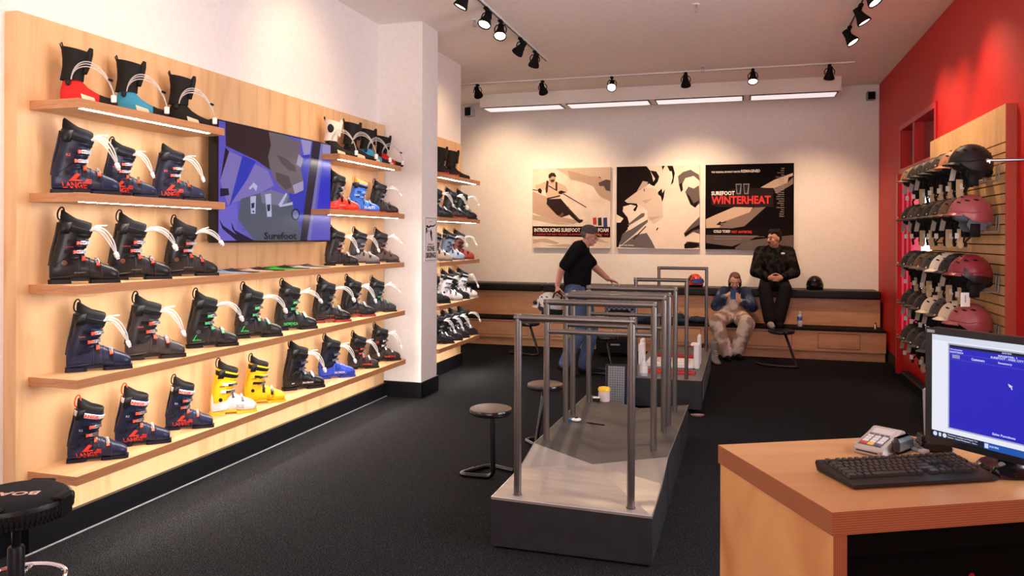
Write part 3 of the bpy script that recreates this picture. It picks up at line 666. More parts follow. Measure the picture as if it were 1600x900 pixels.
# alcove
def alc(style, tu, z, label, **k):
    y = yx(tu, -3.085); kw = dict(S[style]); kw.update(k)
    boot('ski_boot', label, (-3.30, y-.205, z), .76, .298, group='ski boots in the alcove', **kw)
alc('plain', 706, 1.805, 'blue-black ski boot nearest the column on the second alcove shelf')
alc('tecnica', 728, 1.805, 'black ski boot with hoses, middle of the second alcove shelf', hose=0)
alc('plain', 744, 1.805, 'dark ski boot at the far end of the second alcove shelf', hose=1, shell=(42, 40, 44))
alc('beige', 705, 1.33, 'beige ski boot half hidden by the column on the middle alcove shelf')
alc('pale', 725, 1.33, 'pale blue ski boot on the middle alcove shelf')
alc('rust', 740, 1.33, 'rust red ski boot at the far end of the middle alcove shelf')
alc('plain', 703, .87, 'black ski boot nearest the column on the fourth alcove shelf', hose=None)
alc('whit', 722, .87, 'white ski boot, nearer of the two white ones in the alcove')
alc('plain', 733, .87, 'black ski boot between the two white ones in the alcove', hose=None)
alc('whit', 745, .87, 'white ski boot at the far end of the fourth alcove shelf')
alc('plain', 709, .415, 'black ski boot nearest the column on the lowest alcove shelf', sr=.15)
alc('plain', 722, .415, 'blue-black ski boot second from the column on the lowest alcove shelf')
alc('plain', 733, .415, 'black ski boot second from the far end of the lowest alcove shelf', shell=(46, 46, 50))
alc('plain', 746, .415, 'black ski boot at the far end of the lowest alcove shelf', hose=1)

# ------------------------------------------------------------------ soft liners
LF = [(0, .010, .085, .024), (.008, .004, .12, .032), (.03, 0, .15, .038), (.06, 0, .16, .041), (.085, 0, .15, .041), (.105, 0, .125, .040), (.13, 0, .098, .039), (.16, 0, .078, .040), (.19, 0, .062, .041)]
LT = [(.19, 0, .062, .041), (.215, 0, .052, .040), (.24, 0, .046, .037), (.262, .002, .040, .030), (.274, .006, .032, .018)]
LC = [(.13, .052, .058, .042), (.16, .056, .056, .043), (.20, .062, .056, .045), (.24, .066, .060, .048), (.275, .068, .066, .051), (.30, .070, .068, .052)]
def l_ring(st, g=0, n=20):
    x, zb, zt, w_ = st; zc = (zb+zt)/2; hz = (zt-zb)/2+g; return [(x, (w_+g)*sgnp(math.cos(2*PI*k/n), .75)*(1-.3*max(0, math.sin(2*PI*k/n))), zc+hz*sgnp(math.sin(2*PI*k/n), .75)) for k in range(n)]
def c_ring(st, g=0, n=24, dz=0):
    z, xc, a, b_ = st; out = []
    for k in range(n):
        an = 2*PI*k/n; out.append((xc+(a+g)*math.cos(an), (b_+g)*math.sin(an), z+dz-.18*(a*math.cos(an))*(z-.12)/.18))
    return out
def lm_shaft():
    mb = MB(); mb.loft([c_ring(q) for q in LC]+[c_ring(LC[-1], -.012), c_ring(LC[-1], -.014, dz=-.05)]); 
    mb.tube([(.118, -.03, .17), (.128, -.005, .22), (.138, 0, .285), (.146, 0, .315)], [.012, .016, .018, .010], 8)
    return mb
def lm_patch(x0=.10, x1=.165, z0=.008, z1=.058):
    mb = MB(); n = 7
    def Y(x, z):
        for a, b_ in zip(LF, LF[1:]):
            if a[0] <= x <= b_[0]:
                k = (x-a[0])/(b_[0]-a[0]); w_ = a[3]+(b_[3]-a[3])*k; zt = a[2]+(b_[2]-a[2])*k; q = min(.96, abs(z-zt/2)/(zt/2)); return -w_*(1-q**2.67)**(.375)*(1-.22*max(0, (z-zt/2)/(zt/2)))-.002
        return -.04
    g = [[(x0+(x1-x0)*i/n+.012*(1-j/4), Y(x0+(x1-x0)*i/n, z0+(z1*(1-.35*i/n)-z0)*j/4), z0+(z1*(1-.35*i/n)-z0)*j/4) for j in range(5)] for i in range(n+1)]
    mb.loft(g, cap=False, closed=False); return mb
def l_hose(k):
    a = Vector((.055, -.045, .13)); o = (-.8, 0, .7)[k]
    b_ = Vector((.07, -.075, .26+.03*o)); c = Vector((.22, -.055, .25+.02*o)); e = Vector((.262, -.045, .06)); pts = []
    for i in range(17):
        t = i/16; pts.append(a*(1-t)**3+b_*3*t*(1-t)**2+c*3*t*t*(1-t)+e*t**3+Vector((0, .005*o, 0)))
    return MB().tube(pts, .0034, 6)
def liner_boot(label, loc, rz, L, foot, shaft=(22, 20, 20), patch=(232, 212, 180), toe=(20, 19, 19), hoses=True, sole=None, nm='boot_liner', cat='boot liner', group='soft boot liners on the top shelves', accent=None):
    t = thing(nm, label, cat, loc, rz, group); k_ = L/.274; t.scale = (k_, k_, k_)
    def put(n_, key, fn, m_, sm=True, par=t): return link(n_, shared((key, m_.name), lambda: fn().build(n_, m_, sm, 50 if sm else None)), par)
    put('foot', 'lfoot', lambda: MB().loft([l_ring(q) for q in LF]), pm(foot, .8, 'felt')); put('toe_cap', 'ltoe', lambda: MB().loft([l_ring(q, .001) for q in LT]), pm(toe, .7, 'felt'))
    put('shaft', 'lshaft', lm_shaft, pm(shaft, .75, 'felt'))
    put('pull_tab', 'ltab', lambda: MB().tube([(.008, -.006, .29), (-.004, -.004, .325), (.002, .004, .338), (.012, .004, .30)], .004, 6), pm((16, 16, 16), .7, 'felt'))
    if patch: put('side_patch', 'lpatch', lm_patch, pm(patch, .6, 'felt'))
    if accent: put('shaft_patch', 'lacc', lambda: MB().ell((.045, -.043, .235), (.028, .012, .038)), pm(accent, .7, 'felt'))
    put('ankle_dot', 'ldot', lambda: MB().ell((.04, -.042, .115), (.014, .006, .018)), pm((14, 14, 14), .5, 'felt'))
    if sole: put('sole', 'lsole', lambda: MB().loft([l_ring((q[0], -.004, .034, q[3]+.004)) for q in LF[1:]+LT[1:]]), pm(sole, .6, 'felt'))
    if nm != 'boot_liner':
        put('lacing', 'llace', lambda: MB().tube([(.118+.006*(i % 2), -.022+.044*(i % 2), .12+.018*i) for i in range(10)], .003, 5), pm((90, 84, 80), .7, 'felt'))
    if hoses:
        for k in range(3): put('hose', 'lhose%d' % k, lambda: l_hose(k), hose_m)
        c = put('hose_connector', 'lconn', lambda: MB().box((.248, -.058, .018), (.275, -.036, .058), bev=.003), M['white'], False)
        put('hose_band', 'lband', lambda: MB().cyl((.243, -.048, .135), (.246, -.048, .145), .013, seg=10), M['matt_black'])
    return t
def pl_l(hu, tu, z, label, **k):
    h = (-3.37, yx(hu, -3.37)); e = (-3.17, yx(tu, -3.17)); a = math.atan2(e[1]-h[1], e[0]-h[0]); liner_boot(label, (h[0], h[1], z), max(.5, min(1, a)), max(.26, min(.30, math.hypot(e[0]-h[0], e[1]-h[1]))), **k)
RED = (196, 24, 22); TEAL = (50, 140, 176)
pl_l(94, 181, 2.275, 'black boot liner with red foot, leftmost on the topmost shelf', foot=RED)
pl_l(180, 263, 2.275, 'black boot liner with blue woven foot on the topmost left shelf', foot=TEAL)
pl_l(263, 337, 2.275, 'all black boot liner nearest the television on the topmost left shelf', foot=(24, 22, 22))
pl_l(506, 556, 2.27, 'cream and black boot liner right above the television corner', foot=(30, 28, 28), shaft=(225, 214, 200), accent=(18, 18, 18))
pl_l(536, 586, 2.27, 'black boot liner with cream foot patch, second on the topmost right shelf', foot=(26, 24, 24))
pl_l(562, 608, 2.27, 'black boot liner with blue foot on the topmost right shelf', foot=TEAL)
pl_l(587, 626, 2.27, 'black boot liner with red foot at the right end of the topmost right shelf', foot=RED)
for tu, la, sc_ in ((699, 'snowboard boot nearest the column on the top alcove shelf', (190, 40, 36)), (715, 'snowboard boot with red sole in the middle of the top alcove shelf', (200, 44, 40)), (732, 'black laced snowboard boot at the far end of the top alcove shelf', (28, 26, 26))):
    y = yx(tu, -3.09); liner_boot(la, (-3.30, y-.19, 2.274), .74, .29, foot=(30, 26, 26), shaft=(30, 27, 27), patch=None, hoses=False, sole=sc_, nm='snowboard_boot', cat='snowboard boot', group='snowboard boots on the top alcove shelf')

# ------------------------------------------------------------------ insoles lying on the shelf under the television
def insole_mesh():
    out = [(0, 0), (.004, .022), (.03, .031), (.09, .029), (.15, .032), (.20, .043), (.235, .040), (.26, .022), (.266, 0), (.26, -.024), (.235, -.036), (.20, -.038), (.15, -.026), (.09, -.022), (.03, -.030), (.004, -.022)]
    mb = MB(); vs = []
    prof = lambda x, y: .004+.016*math.exp(-((x-.09)/.05)**2)*(1 if y > 0 else .4)+.008*(x < .03)
    for lay in (0, 1):
        for x, y in out: vs.append((x, y, (0 if x > .17 else .55*(prof(x, y)-.004))+lay*.004+(prof(x, y)-.004)*(lay)))
    n = len(out); ctr = [(x, 0) for x in (.03, .09, .15, .20, .24)]
    mb.add(vs, [(i, (i+1) % n, n+(i+1) % n, n+i) for i in range(n)]+[tuple(range(n-1, -1, -1)), tuple(range(n, 2*n))]); return mb
ins = [(4.23, (150, 176, 205), (30, 42, 90)), (4.36, (60, 66, 84), (40, 50, 90)), (4.52, (214, 190, 170), (150, 60, 50)), (4.66, (60, 40, 36), (100, 40, 34)), (4.84, (64, 190, 60), (40, 120, 40)), (4.99, (40, 50, 46), (50, 60, 54)), (5.15, (206, 196, 192), (60, 60, 60)), (5.30, (84, 92, 92), (60, 60, 60))]
nmz = ['pale blue insole, leftmost on the shelf under the television', 'dark blue insole, second from left under the television', 'cream insole with red edge under the television', 'dark brown insole between the cream and the green insole', 'bright green insole under the television', 'dark insole just right of the green one', 'whitish insole among the rightmost insoles', 'grey insole, rightmost on the shelf under the television']
for (y, c, c2), la in zip(ins, nmz):
    t = thing('insole', la, 'insole', (-3.36, y, 1.351), .82, 'insoles on the shelf')
    link('footbed', shared(('insole', c), lambda: insole_mesh().build('footbed', pm(c, .7, 'foam'), True, 40)), t)
    link('heel_pad', shared(('heelpad', c2), lambda: MB().prism([(.008, 0), (.012, .016), (.03, .022), (.07, .020), (.10, 0), (.07, -.016), (.03, -.02), (.012, -.014)], .020, .0225).build('heel_pad', pm(c2, .7, 'foam'))), t)

# ================================================================== TELEVISION
TVX = -3.30
t = thing('television', 'large flat television showing a hand over a ski boot, on the birch panel', 'television', (-3.40, 4.95, 1.55))
tvr = (-3.40, 4.95, 1.55)
obj('tv_housing', shift(MB().box((-3.375, 4.262, 1.552), (TVX, 5.712, 2.368), bev=.006), tvr), 'gloss_black', t)
obj('wall_mount', shift(MB().box((-3.44, 4.8, 1.8), (-3.37, 5.1, 2.15)), tvr), 'matt_black', t)
def em(name, rgb, k=.85): return mat('screen_'+name, (0, 0, 0), .3, emit=s(rgb), estr=k, spec=.3)
scr = obj('screen', shift(MB().box((TVX, 4.275, 1.566), (TVX+.001, 5.70, 2.356)), tvr), em('violet', (96, 88, 196)), t)
ZY = lambda p: (330+p[0]/4.285, 180+p[1]/4.286)      # measured on an enlarged view of the photograph
def tv_pt(p, k):
    c = on_x(*ZY(p), TVX+.001+.0004*k); return (c[0]-tvr[0], min(5.70, max(4.275, c[1]))-tvr[1], min(2.356, max(1.566, c[2]))-tvr[2])
def tvp(nm, rgb, polys, k, e=.85):
    for q in polys: obj('picture_'+nm, MB().flat(q, lambda p: tv_pt(p, k)), em('%s%d' % (nm, k), rgb, e), scr)
tvp('backdrop', (130, 118, 190), [[(120, 240), (380, 370), (420, 470), (330, 520), (110, 600), (60, 440)]], 1)
tvp('curtain', (44, 58, 190), [[(210, 270), (300, 310), (240, 430), (120, 610)], [(545, 280), (660, 262), (620, 640), (600, 750), (540, 740), (515, 600)]], 2)
tvp('panel', (38, 52, 205), [[(750, 270), (828, 262), (800, 640), (705, 665)]], 2)
tvp('wall_light', (160, 150, 205), [[(600, 160), (672, 175), (660, 262), (620, 268)], [(735, 190), (830, 205), (822, 262), (750, 275)]], 2)
tvp('shell', (86, 92, 112), [[(200, 560), (330, 520), (520, 540), (560, 640), (600, 760), (595, 840), (290, 845), (170, 760)]], 3)
tvp('shell_top', (120, 120, 150), [[(330, 520), (400, 500), (520, 540), (500, 610), (340, 590)]], 4)
tvp('table', (112, 104, 205), [[(20, 640), (170, 580), (180, 700), (290, 845), (20, 850)]], 3)
tvp('sole_shadow', (26, 26, 60), [[(50, 690), (75, 760), (170, 845), (290, 845), (140, 760), (135, 715), (170, 800), (80, 740)], [(60, 545), (60, 490), (115, 490), (120, 535)]], 4)
tvp('sleeve', (52, 36, 42), [[(95, 42), (400, 108), (430, 170), (395, 290), (400, 370), (300, 300), (98, 205)]], 5)
tvp('door_edge', (46, 24, 28), [[(95, 215), (120, 245), (62, 430)]], 5)
tvp('hand', (112, 100, 108), [[(385, 110), (480, 125), (540, 160), (600, 180), (590, 255), (620, 300), (600, 360), (620, 460), (615, 505), (550, 530), (480, 500), (430, 440), (395, 360), (380, 280), (400, 200)]], 6)
tvp('fingers', (84, 72, 80), [[(440, 265), (500, 290), (560, 340), (570, 380), (520, 370), (470, 320)], [(430, 380), (520, 410), (540, 480), (500, 500), (440, 440)]], 7)
tvp('glove_light', (168, 158, 190), [[(545, 470), (615, 440), (618, 500), (560, 528)], [(585, 260), (618, 290), (600, 350), (570, 330)]], 7)
tvp('pole', (36, 34, 56), [[(680, 170), (735, 180), (640, 845), (595, 842)]], 8)
tvp('pole_light', (120, 120, 180), [[(735, 182), (750, 184), (665, 845), (645, 845)]], 8)
tvp('buckles', (190, 190, 225), [[(250, 490), (285, 450), (310, 475), (300, 510), (280, 480), (262, 500)], [(262, 545), (300, 540), (296, 660), (266, 660)], [(360, 530), (400, 525), (405, 680), (375, 680)], [(450, 600), (500, 520), (510, 528), (475, 600), (545, 580), (545, 600), (460, 615)]], 8)
tvp('buckle_dark', (40, 44, 80), [[(268, 590), (290, 585), (288, 620), (270, 625)], [(372, 600), (396, 596), (394, 640), (376, 645)], [(270, 640), (290, 640), (286, 655)]], 9)
mb = MB(); pts = lambda r: [(565+r*math.cos(a*PI/10), 665+r*1.45*math.sin(a*PI/10)) for a in range(20)]
tvp('medal', (24, 28, 60), [pts(28)], 9); tvp('medal_face', (110, 120, 170), [pts(20)], 10)
mb = MB(); text(mb, 'Surefoot', 0, 0, 1, 1, lambda p: tv_pt((355+p[0]*218, 832-p[1]*48-p[0]*0), 11)); obj('picture_lettering', mb, mat('screen_ink', (.004, .004, .008), .3), scr)

# ================================================================== POSTERS
def poster(x0, x1, label, base):
    r = (x0, 11.59, 1.43); t = thing('poster', label, 'poster', r, group=None)
    body = obj('canvas', MB().box((0, 0, 0), (x1-x0, .055, 1.235)), base, t)
    return body, (x1-x0), 1.235
def pic(body, W, H, box, nm, rgb, polys, k, rough=.6):
    x0, y0, x1, y1 = box; T = lambda p: ((p[0]-x0)/(x1-x0)*W, -.0006*k, (1-(p[1]-y0)/(y1-y0))*H); cl = lambda p: (min(x1, max(x0, p[0])), min(y1, max(y0, p[1])))
    for q in polys: obj(nm, MB().flat([cl(p) for p in q], T), mat('print_%02x%02x%02x' % rgb, s(rgb), rough), body)
def ptext(body, W, H, box, nm, rgb, rows, k):
    x0, y0, x1, y1 = box; T = lambda p: (p[0], -.0006*k, p[1]); mb = MB(); sx = W/(x1-x0); sz = H/(y1-y0)
    for b_, x, y, w_, h in rows: text(mb, b_, (x-x0)*sx, H-(y-y0)*sz, w_*sx, h*sz, T)
    return obj(nm, mb, mat('ink_%02x%02x%02x' % rgb, s(rgb), .6), body)
# 1: skier in powder
B1 = (72, 68, 800, 808)
pb_ = noisy('print_snow', s((226, 208, 190)), s((238, 224, 208)), 6, .6)
body, W, H = poster(-3.15, -1.93, 'poster of a skier carving through powder snow, with a black caption band', pb_)
a = (body, W, H, B1)
pic(*a, 'sky', (204, 180, 158), [[(290, 72), (800, 68), (800, 380), (720, 350), (660, 250), (560, 210), (430, 180), (390, 130)]], 1)
pic(*a, 'ridge', (184, 156, 134), [[(400, 90), (620, 150), (680, 150), (800, 230), (800, 380), (700, 330), (640, 240), (520, 190), (430, 170)]], 2)
pic(*a, 'trees', (70, 50, 44), [[(690, 210), (760, 180), (800, 190), (800, 290), (760, 280), (740, 240), (700, 240)], [(690, 150), (720, 165), (700, 168)]], 3)
pic(*a, 'slope_shade', (190, 160, 142), [[(72, 280), (200, 330), (260, 420), (340, 520), (540, 560), (460, 585), (300, 560), (180, 520), (72, 480)]], 2)
pic(*a, 'snow_texture', (196, 172, 152), [[(72, 500), (200, 520), (300, 560), (450, 590), (300, 590), (150, 560), (72, 545)], [(72, 730), (200, 720), (330, 760), (300, 775), (160, 750), (80, 770)], [(500, 730), (700, 715), (790, 760), (640, 745), (520, 770)], [(200, 790), (380, 770), (600, 790), (400, 800)]], 3)
pic(*a, 'ski_trousers', (50, 36, 34), [[(210, 355), (340, 350), (400, 420), (520, 545), (550, 545), (545, 565), (515, 580), (470, 545), (420, 500), (350, 525), (300, 500), (205, 400)]], 4)
pic(*a, 'skier_jacket', (204, 176, 150), [[(95, 225), (200, 190), (300, 195), (380, 230), (405, 270), (395, 300), (330, 300), (335, 340), (215, 350), (200, 310), (190, 265), (150, 270), (100, 255)]], 5)
pic(*a, 'backpack_strap', (64, 44, 40), [[(205, 180), (225, 185), (215, 290), (200, 300), (195, 260)], [(290, 190), (308, 200), (308, 270), (290, 275)], [(225, 225), (310, 275), (305, 282), (222, 235)], [(205, 345), (335, 318), (335, 330), (210, 358)]], 6)
pic(*a, 'skier_face', (180, 150, 126), [[(225, 150), (290, 150), (285, 195), (255, 215), (232, 195)]], 6)
pic(*a, 'skier_helmet', (58, 42, 40), [[(222, 150), (225, 125), (250, 108), (280, 112), (296, 140), (292, 150), (258, 142), (240, 160), (230, 160)], [(240, 175), (282, 172), (272, 196), (252, 198)]], 7)
pic(*a, 'ski_glove', (46, 34, 34), [[(120, 262), (145, 250), (162, 275), (152, 302), (128, 290)], [(318, 285), (345, 275), (392, 292), (360, 300), (345, 312), (322, 305)]], 8)
pic(*a, 'ski_pole', (60, 46, 42), [[(360, 308), (365, 302), (582, 430), (578, 435)], [(72, 260), (120, 268), (120, 274), (72, 267)]], 9)
pic(*a, 'ski', (90, 66, 58), [[(400, 430), (412, 425), (440, 470), (520, 545), (505, 545)], [(320, 510), (360, 475), (370, 500), (345, 525)]], 9)
pic(*a, 'caption_band', (22, 12, 12), [[(72, 606), (800, 612), (800, 708), (72, 698)]], 8)
pic(*a, 'red_boot', (190, 50, 44), [[(640, 530), (672, 525), (676, 590), (645, 592)]], 9); pic(*a, 'white_boot', (60, 56, 58), [[(688, 530), (720, 526), (722, 600), (690, 600)]], 9); pic(*a, 'blue_boot', (40, 52, 110), [[(736, 530), (772, 526), (774, 615), (740, 615)]], 9)
ptext(*a, 'caption_lettering', (244, 232, 220), [('INTRODUCING SUREFOOT MEMORY FOAM', 90, 660, 695, 36)], 14)
ptext(*a, 'caption_red_lettering', (196, 34, 34), [('IT KNOWS THE WAY WE SLEEP. KNOWING WHAT YOUR FEET LIKE', 90, 690, 695, 17)], 14)
# 2: boot in the snow, black and white
B2 = (50, 38, 858, 832)
pb2 = noisy('print_snow_pale', s((232, 214, 198)), s((238, 222, 207)), 5, .6)
body, W, H = poster(-1.835, -.61, 'black and white poster of snow and rocks, middle of the three wall posters', pb2); a = (body, W, H, B2); DK = (32, 22, 24)
pic(*a, 'dark_arm', DK, [[(50, 38), (345, 38), (380, 80), (400, 130), (415, 200), (430, 230), (400, 225), (370, 205), (330, 235), (240, 290), (130, 370), (160, 390), (250, 395), (262, 420), (240, 470), (200, 475), (245, 420), (190, 405), (120, 425), (110, 470), (160, 530), (180, 600), (160, 650), (110, 700), (70, 820), (50, 820), (50, 580), (90, 580), (120, 540), (50, 500)],
                          [(380, 80), (440, 90), (470, 140), (455, 190), (420, 230), (400, 210), (430, 160)], [(455, 310), (460, 285), (495, 255), (500, 300), (525, 260), (515, 340), (498, 385), (485, 330)], [(545, 38), (600, 40), (620, 110), (605, 200), (580, 225), (600, 150), (590, 90), (570, 90)], [(495, 38), (525, 38), (500, 80)]], 1)
pic(*a, 'rocks', (92, 78, 74), [[(650, 140), (700, 100), (770, 80), (850, 130), (858, 190), (800, 140), (720, 160), (690, 220), (695, 270), (680, 295), (660, 220)], [(720, 290), (750, 240), (800, 260), (850, 230), (858, 400), (810, 440), (770, 410), (740, 340)], [(710, 680), (780, 600), (858, 525), (858, 690), (800, 670), (720, 720)], [(712, 790), (740, 760), (858, 770), (858, 820), (715, 828)]], 1)
pic(*a, 'rock_shadows', DK, [[(660, 220), (690, 200), (698, 270), (680, 295)], [(730, 300), (760, 330), (800, 400), (858, 370), (820, 440), (770, 410)], [(710, 690), (780, 640), (858, 600), (858, 640), (790, 660), (722, 715)], [(712, 790), (760, 765), (840, 775), (858, 800), (800, 825), (715, 825)]], 2)
pic(*a, 'snow_folds', (214, 194, 178), [[(130, 370), (240, 290), (330, 240), (440, 260), (500, 400), (510, 530), (420, 600), (350, 540), (360, 470), (270, 400), (180, 390)]], 2)
pic(*a, 'fold_shade', (188, 168, 154), [[(240, 300), (310, 180), (360, 190), (350, 230), (280, 260)], [(300, 370), (400, 350), (340, 400)], [(360, 530), (490, 520), (400, 560)]], 3)
pic(*a, 'ski_tail', (96, 88, 90), [[(160, 600), (300, 490), (330, 490), (325, 520), (170, 612)], [(110, 690), (360, 550), (360, 575), (220, 700), (100, 800), (80, 800)], [(80, 820), (240, 700), (350, 680), (400, 760), (435, 828)]], 4)
pic(*a, 'ski_edge', (236, 222, 208), [[(160, 630), (330, 540), (335, 495), (355, 480), (362, 545), (180, 655)], [(115, 425), (180, 415), (235, 480), (180, 530), (130, 490)]], 5)
pic(*a, 'small_marks', DK, [[(440, 650), (455, 628), (466, 630), (450, 658)], [(318, 255), (326, 255), (330, 285), (322, 280)], [(225, 745), (345, 620), (340, 612), (215, 740)]], 6)
ptext(*a, 'corner_lettering', (236, 224, 214), [('2007 Alta Winter', 82, 806, 145, 12)], 8)
# 3: boot heater advertisement
B3 = (44, 58, 880, 858)
pb3 = mat('print_black', s((17, 11, 13)), .7)
body, W, H = poster(-.53, .69, 'black poster with red capital lettering about heated boots, right of the three wall posters', pb3); a = (body, W, H, B3)
pic(*a, 'snow_hill', (196, 168, 148), [[(48, 575), (150, 530), (320, 460), (500, 465), (470, 510), (330, 560), (220, 600), (180, 655), (50, 658)], [(570, 280), (700, 210), (870, 150), (870, 175), (830, 190), (820, 240), (690, 290)]], 1)
pic(*a, 'snow_shade', (120, 100, 90), [[(220, 600), (330, 560), (470, 510), (510, 465), (620, 462), (420, 640), (300, 660), (180, 657)], [(690, 290), (820, 240), (870, 190), (872, 250), (720, 340)]], 2)
pic(*a, 'lower_hill', (92, 76, 72), [[(50, 722), (560, 726), (470, 770), (300, 830), (52, 800)], [(330, 845), (420, 780), (640, 750), (875, 720), (880, 858), (330, 856)]], 1)
pic(*a, 'caption_band', (24, 16, 18), [[(48, 660), (878, 664), (878, 722), (48, 718)]], 3)
pic(*a, 'title_box', (42, 32, 34), [[(330, 285), (690, 285), (690, 462), (180, 460), (100, 440), (100, 350)]], 2)
pic(*a, 'track_marks', (40, 30, 30), [[(150, 625), (190, 592), (200, 605), (250, 590), (240, 605), (190, 618), (225, 635), (180, 630)]], 3)
pic(*a, 'boot_drawings', (120, 120, 132), [[(335, 242), (392, 242), (385, 340), (345, 340)], [(406, 242), (466, 242), (458, 340), (418, 340)]], 3)
pic(*a, 'boot_drawings_dark', (40, 34, 40), [[(342, 252), (384, 252), (372, 330), (352, 330)], [(414, 252), (456, 252), (444, 330), (424, 330)]], 4)
ptext(*a, 'title_lettering', (214, 34, 34), [('WINTERHEAT', 102, 432, 564, 76)], 5)
ptext(*a, 'white_lettering', (240, 234, 232), [('SUREFOOT', 102, 348, 224, 38), ('THE ORIGINAL SKI BOOT HEATER', 102, 137, 278, 16), ('REIMAGINED', 386, 138, 180, 27), ('COLD TOES?', 125, 702, 160, 26)], 5)
ptext(*a, 'red_lettering', (206, 36, 34), [('NOT ANYMORE.', 296, 706, 198, 25)], 5)
ptext(*a, 'small_lettering', (150, 140, 140), [('A Surefoot Winterheat is easy to put on and control. Disconnect the app and go', 130, 742, 480, 9), ('from skiing to on and the rest of the day', 130, 764, 255, 9)]+[(w_, 790-len(w_)*7, 112+20*i, len(w_)*7, 11) for i, w_ in enumerate('Vail Aspen Park City Taos Sun Valley|Deer Valley|Whistler|Verbier|Chamonix|London|New York|Breckenridge|Beaver Creek|Telluride|Killington|Lake Tahoe|Mammoth|Northstar|Squaw|Courchevel|Avon|Okemo|Denver|Boston'.replace('Vail Aspen Park City Taos Sun Valley', 'Vail|Aspen|Park City|Taos').split('|')[:25])], 5)

# sign on the column
t = thing('wall_sign', 'small white GONE SKIING sign on the side of the white column', 'sign', (-3.045, 7.075, 1.345))
TS = lambda p: (.012, p[0], p[1])
o = obj('sign_board', MB().box((0.001, 0, 0), (.010, .305, .455), bev=.003), 'paper', t)
mb = MB()
for q in ([(.012, .012), (.293, .012), (.293, .016), (.012, .016)], [(.012, .44), (.293, .44), (.293, .444), (.012, .444)], [(.012, .012), (.016, .012), (.016, .444), (.012, .444)], [(.289, .012), (.293, .012), (.293, .444), (.289, .444)]): mb.flat(q, TS)
for q in ([(.02, .36), (.06, .37), (.10, .355), (.14, .372), (.17, .365), (.22, .37), (.28, .385), (.27, .372), (.22, .355), (.15, .352), (.10, .34), (.05, .345)], [(.02, .34), (.03, .30), (.02, .28), (.06, .30), (.05, .345)], [(.13, .31), (.15, .33), (.185, .29), (.175, .27), (.19, .22), (.175, .205), (.155, .24), (.135, .27)], [(.07, .31), (.10, .32), (.09, .30)]): mb.flat(q, TS)
text(mb, 'GONE', .055, .105, .19, .055, TS); text(mb, 'SKIING', .03, .038, .25, .055, TS); text(mb, 'SUREFOOT', .075, .168, .15, .014, TS); text(mb, 'SURF', .11, .40, .06, .008, TS)
obj('sign_print', mb, mat('sign_ink', (.02, .02, .022), .6), o)

# ================================================================== STAND PLATFORMS AND RAILS
XL, XRR, Y0, Y1 = -1.235, -.415, 3.755, 6.32
R0 = (-.825, 5.0, 0)
t = thing('fitting_platform', 'long low grey platform with slanted facets on top, nearest the camera', 'platform', R0)
# top facets, measured corner heights
FL, FR = (XL, Y0, .262), (XRR, Y0, .250); RA, RB, RC, RD = (XRR, 4.23, .262), (XRR, 4.56, .318), (XRR, 5.55, .28), (XRR, Y1, .255)
LA, LB, LD = (XL, 4.28, .260), (XL, 4.60, .322), (XL, Y1, .292); MA, MB_, MD = (-.86, 4.56, .235), (-.825, 4.64, .232), (-.80, Y1-.05, .212)
lo = lambda p: (p[0], p[1], p[2]-.012)
def slab(polys, nm, m_, lab=None):
    mb = MB()
    for q in polys: mb.add(list(q)+[lo(p) for p in q], [tuple(range(len(q)))]+[tuple(range(2*len(q)-1, len(q)-1, -1))]+[(i, i+len(q), (i+1) % len(q)+len(q), (i+1) % len(q)) for i in range(len(q))])
    return obj(nm, shift(mb, R0), m_, t, label=lab)
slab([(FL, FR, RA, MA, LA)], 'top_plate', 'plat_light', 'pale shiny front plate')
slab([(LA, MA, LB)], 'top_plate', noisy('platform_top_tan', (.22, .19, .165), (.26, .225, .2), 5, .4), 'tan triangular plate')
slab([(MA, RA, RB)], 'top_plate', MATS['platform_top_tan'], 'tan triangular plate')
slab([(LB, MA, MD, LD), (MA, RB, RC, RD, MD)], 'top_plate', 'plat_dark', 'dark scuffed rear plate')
mb = MB(); g = .012
def wall_strip(pts, zb=.012):
    vs = [lo(p) for p in pts]+[(p[0], p[1], zb) for p in pts]; n = len(pts); mb.add(vs, [(i, i+1, n+i+1, n+i) for i in range(n-1)])
wall_strip([LD, LB, LA, FL]); wall_strip([FL, FR]); wall_strip([RD, MD, LD]); obj('side_panel', shift(mb, R0), 'plat_side', t)
for pts in ([FR, RA, (XRR, 4.552, .317)], [(XRR, 4.56, .318), RC], [(XRR, 5.558, .28), RD]):
    mb = MB(); wall_strip(pts); obj('side_panel', shift(mb, R0), 'plat_side', t)
for y_, z_ in ((4.556, .313), (5.554, .276)): obj('side_seam', shift(MB().box((XRR-.001, y_-.004, .014), (XRR+.0008, y_+.004, z_-.01)), R0), 'dark_void', t)
obj('plinth', shift(MB().box((XL+.02, Y0+.02, 0), (XRR-.02, Y1-.06, .02)), R0), 'dark_void', t)
mb = MB(); e = .0025
for p, q in ((FL, FR), (FR, RA), (RA, RB), (RB, RC), (RC, RD), (LD, LB), (LB, LA), (LA, FL)): mb.tube([p, q], e, 5)
obj('edge_trim', shift(mb, R0), 'steel', t)
def top_z(x, y):
    k = (x-XL)/(XRR-XL)
    if y < 4.28: return .26
    l = .322+(y-4.6)/(Y1-4.6)*(.292-.322) if y > 4.6 else .32; r = .318-(y-4.56)*.036; m_ = .232-(y-4.64)*.012
    return l+(m_-l)*k*2 if k < .5 else m_+(r-m_)*(k-.5)*2
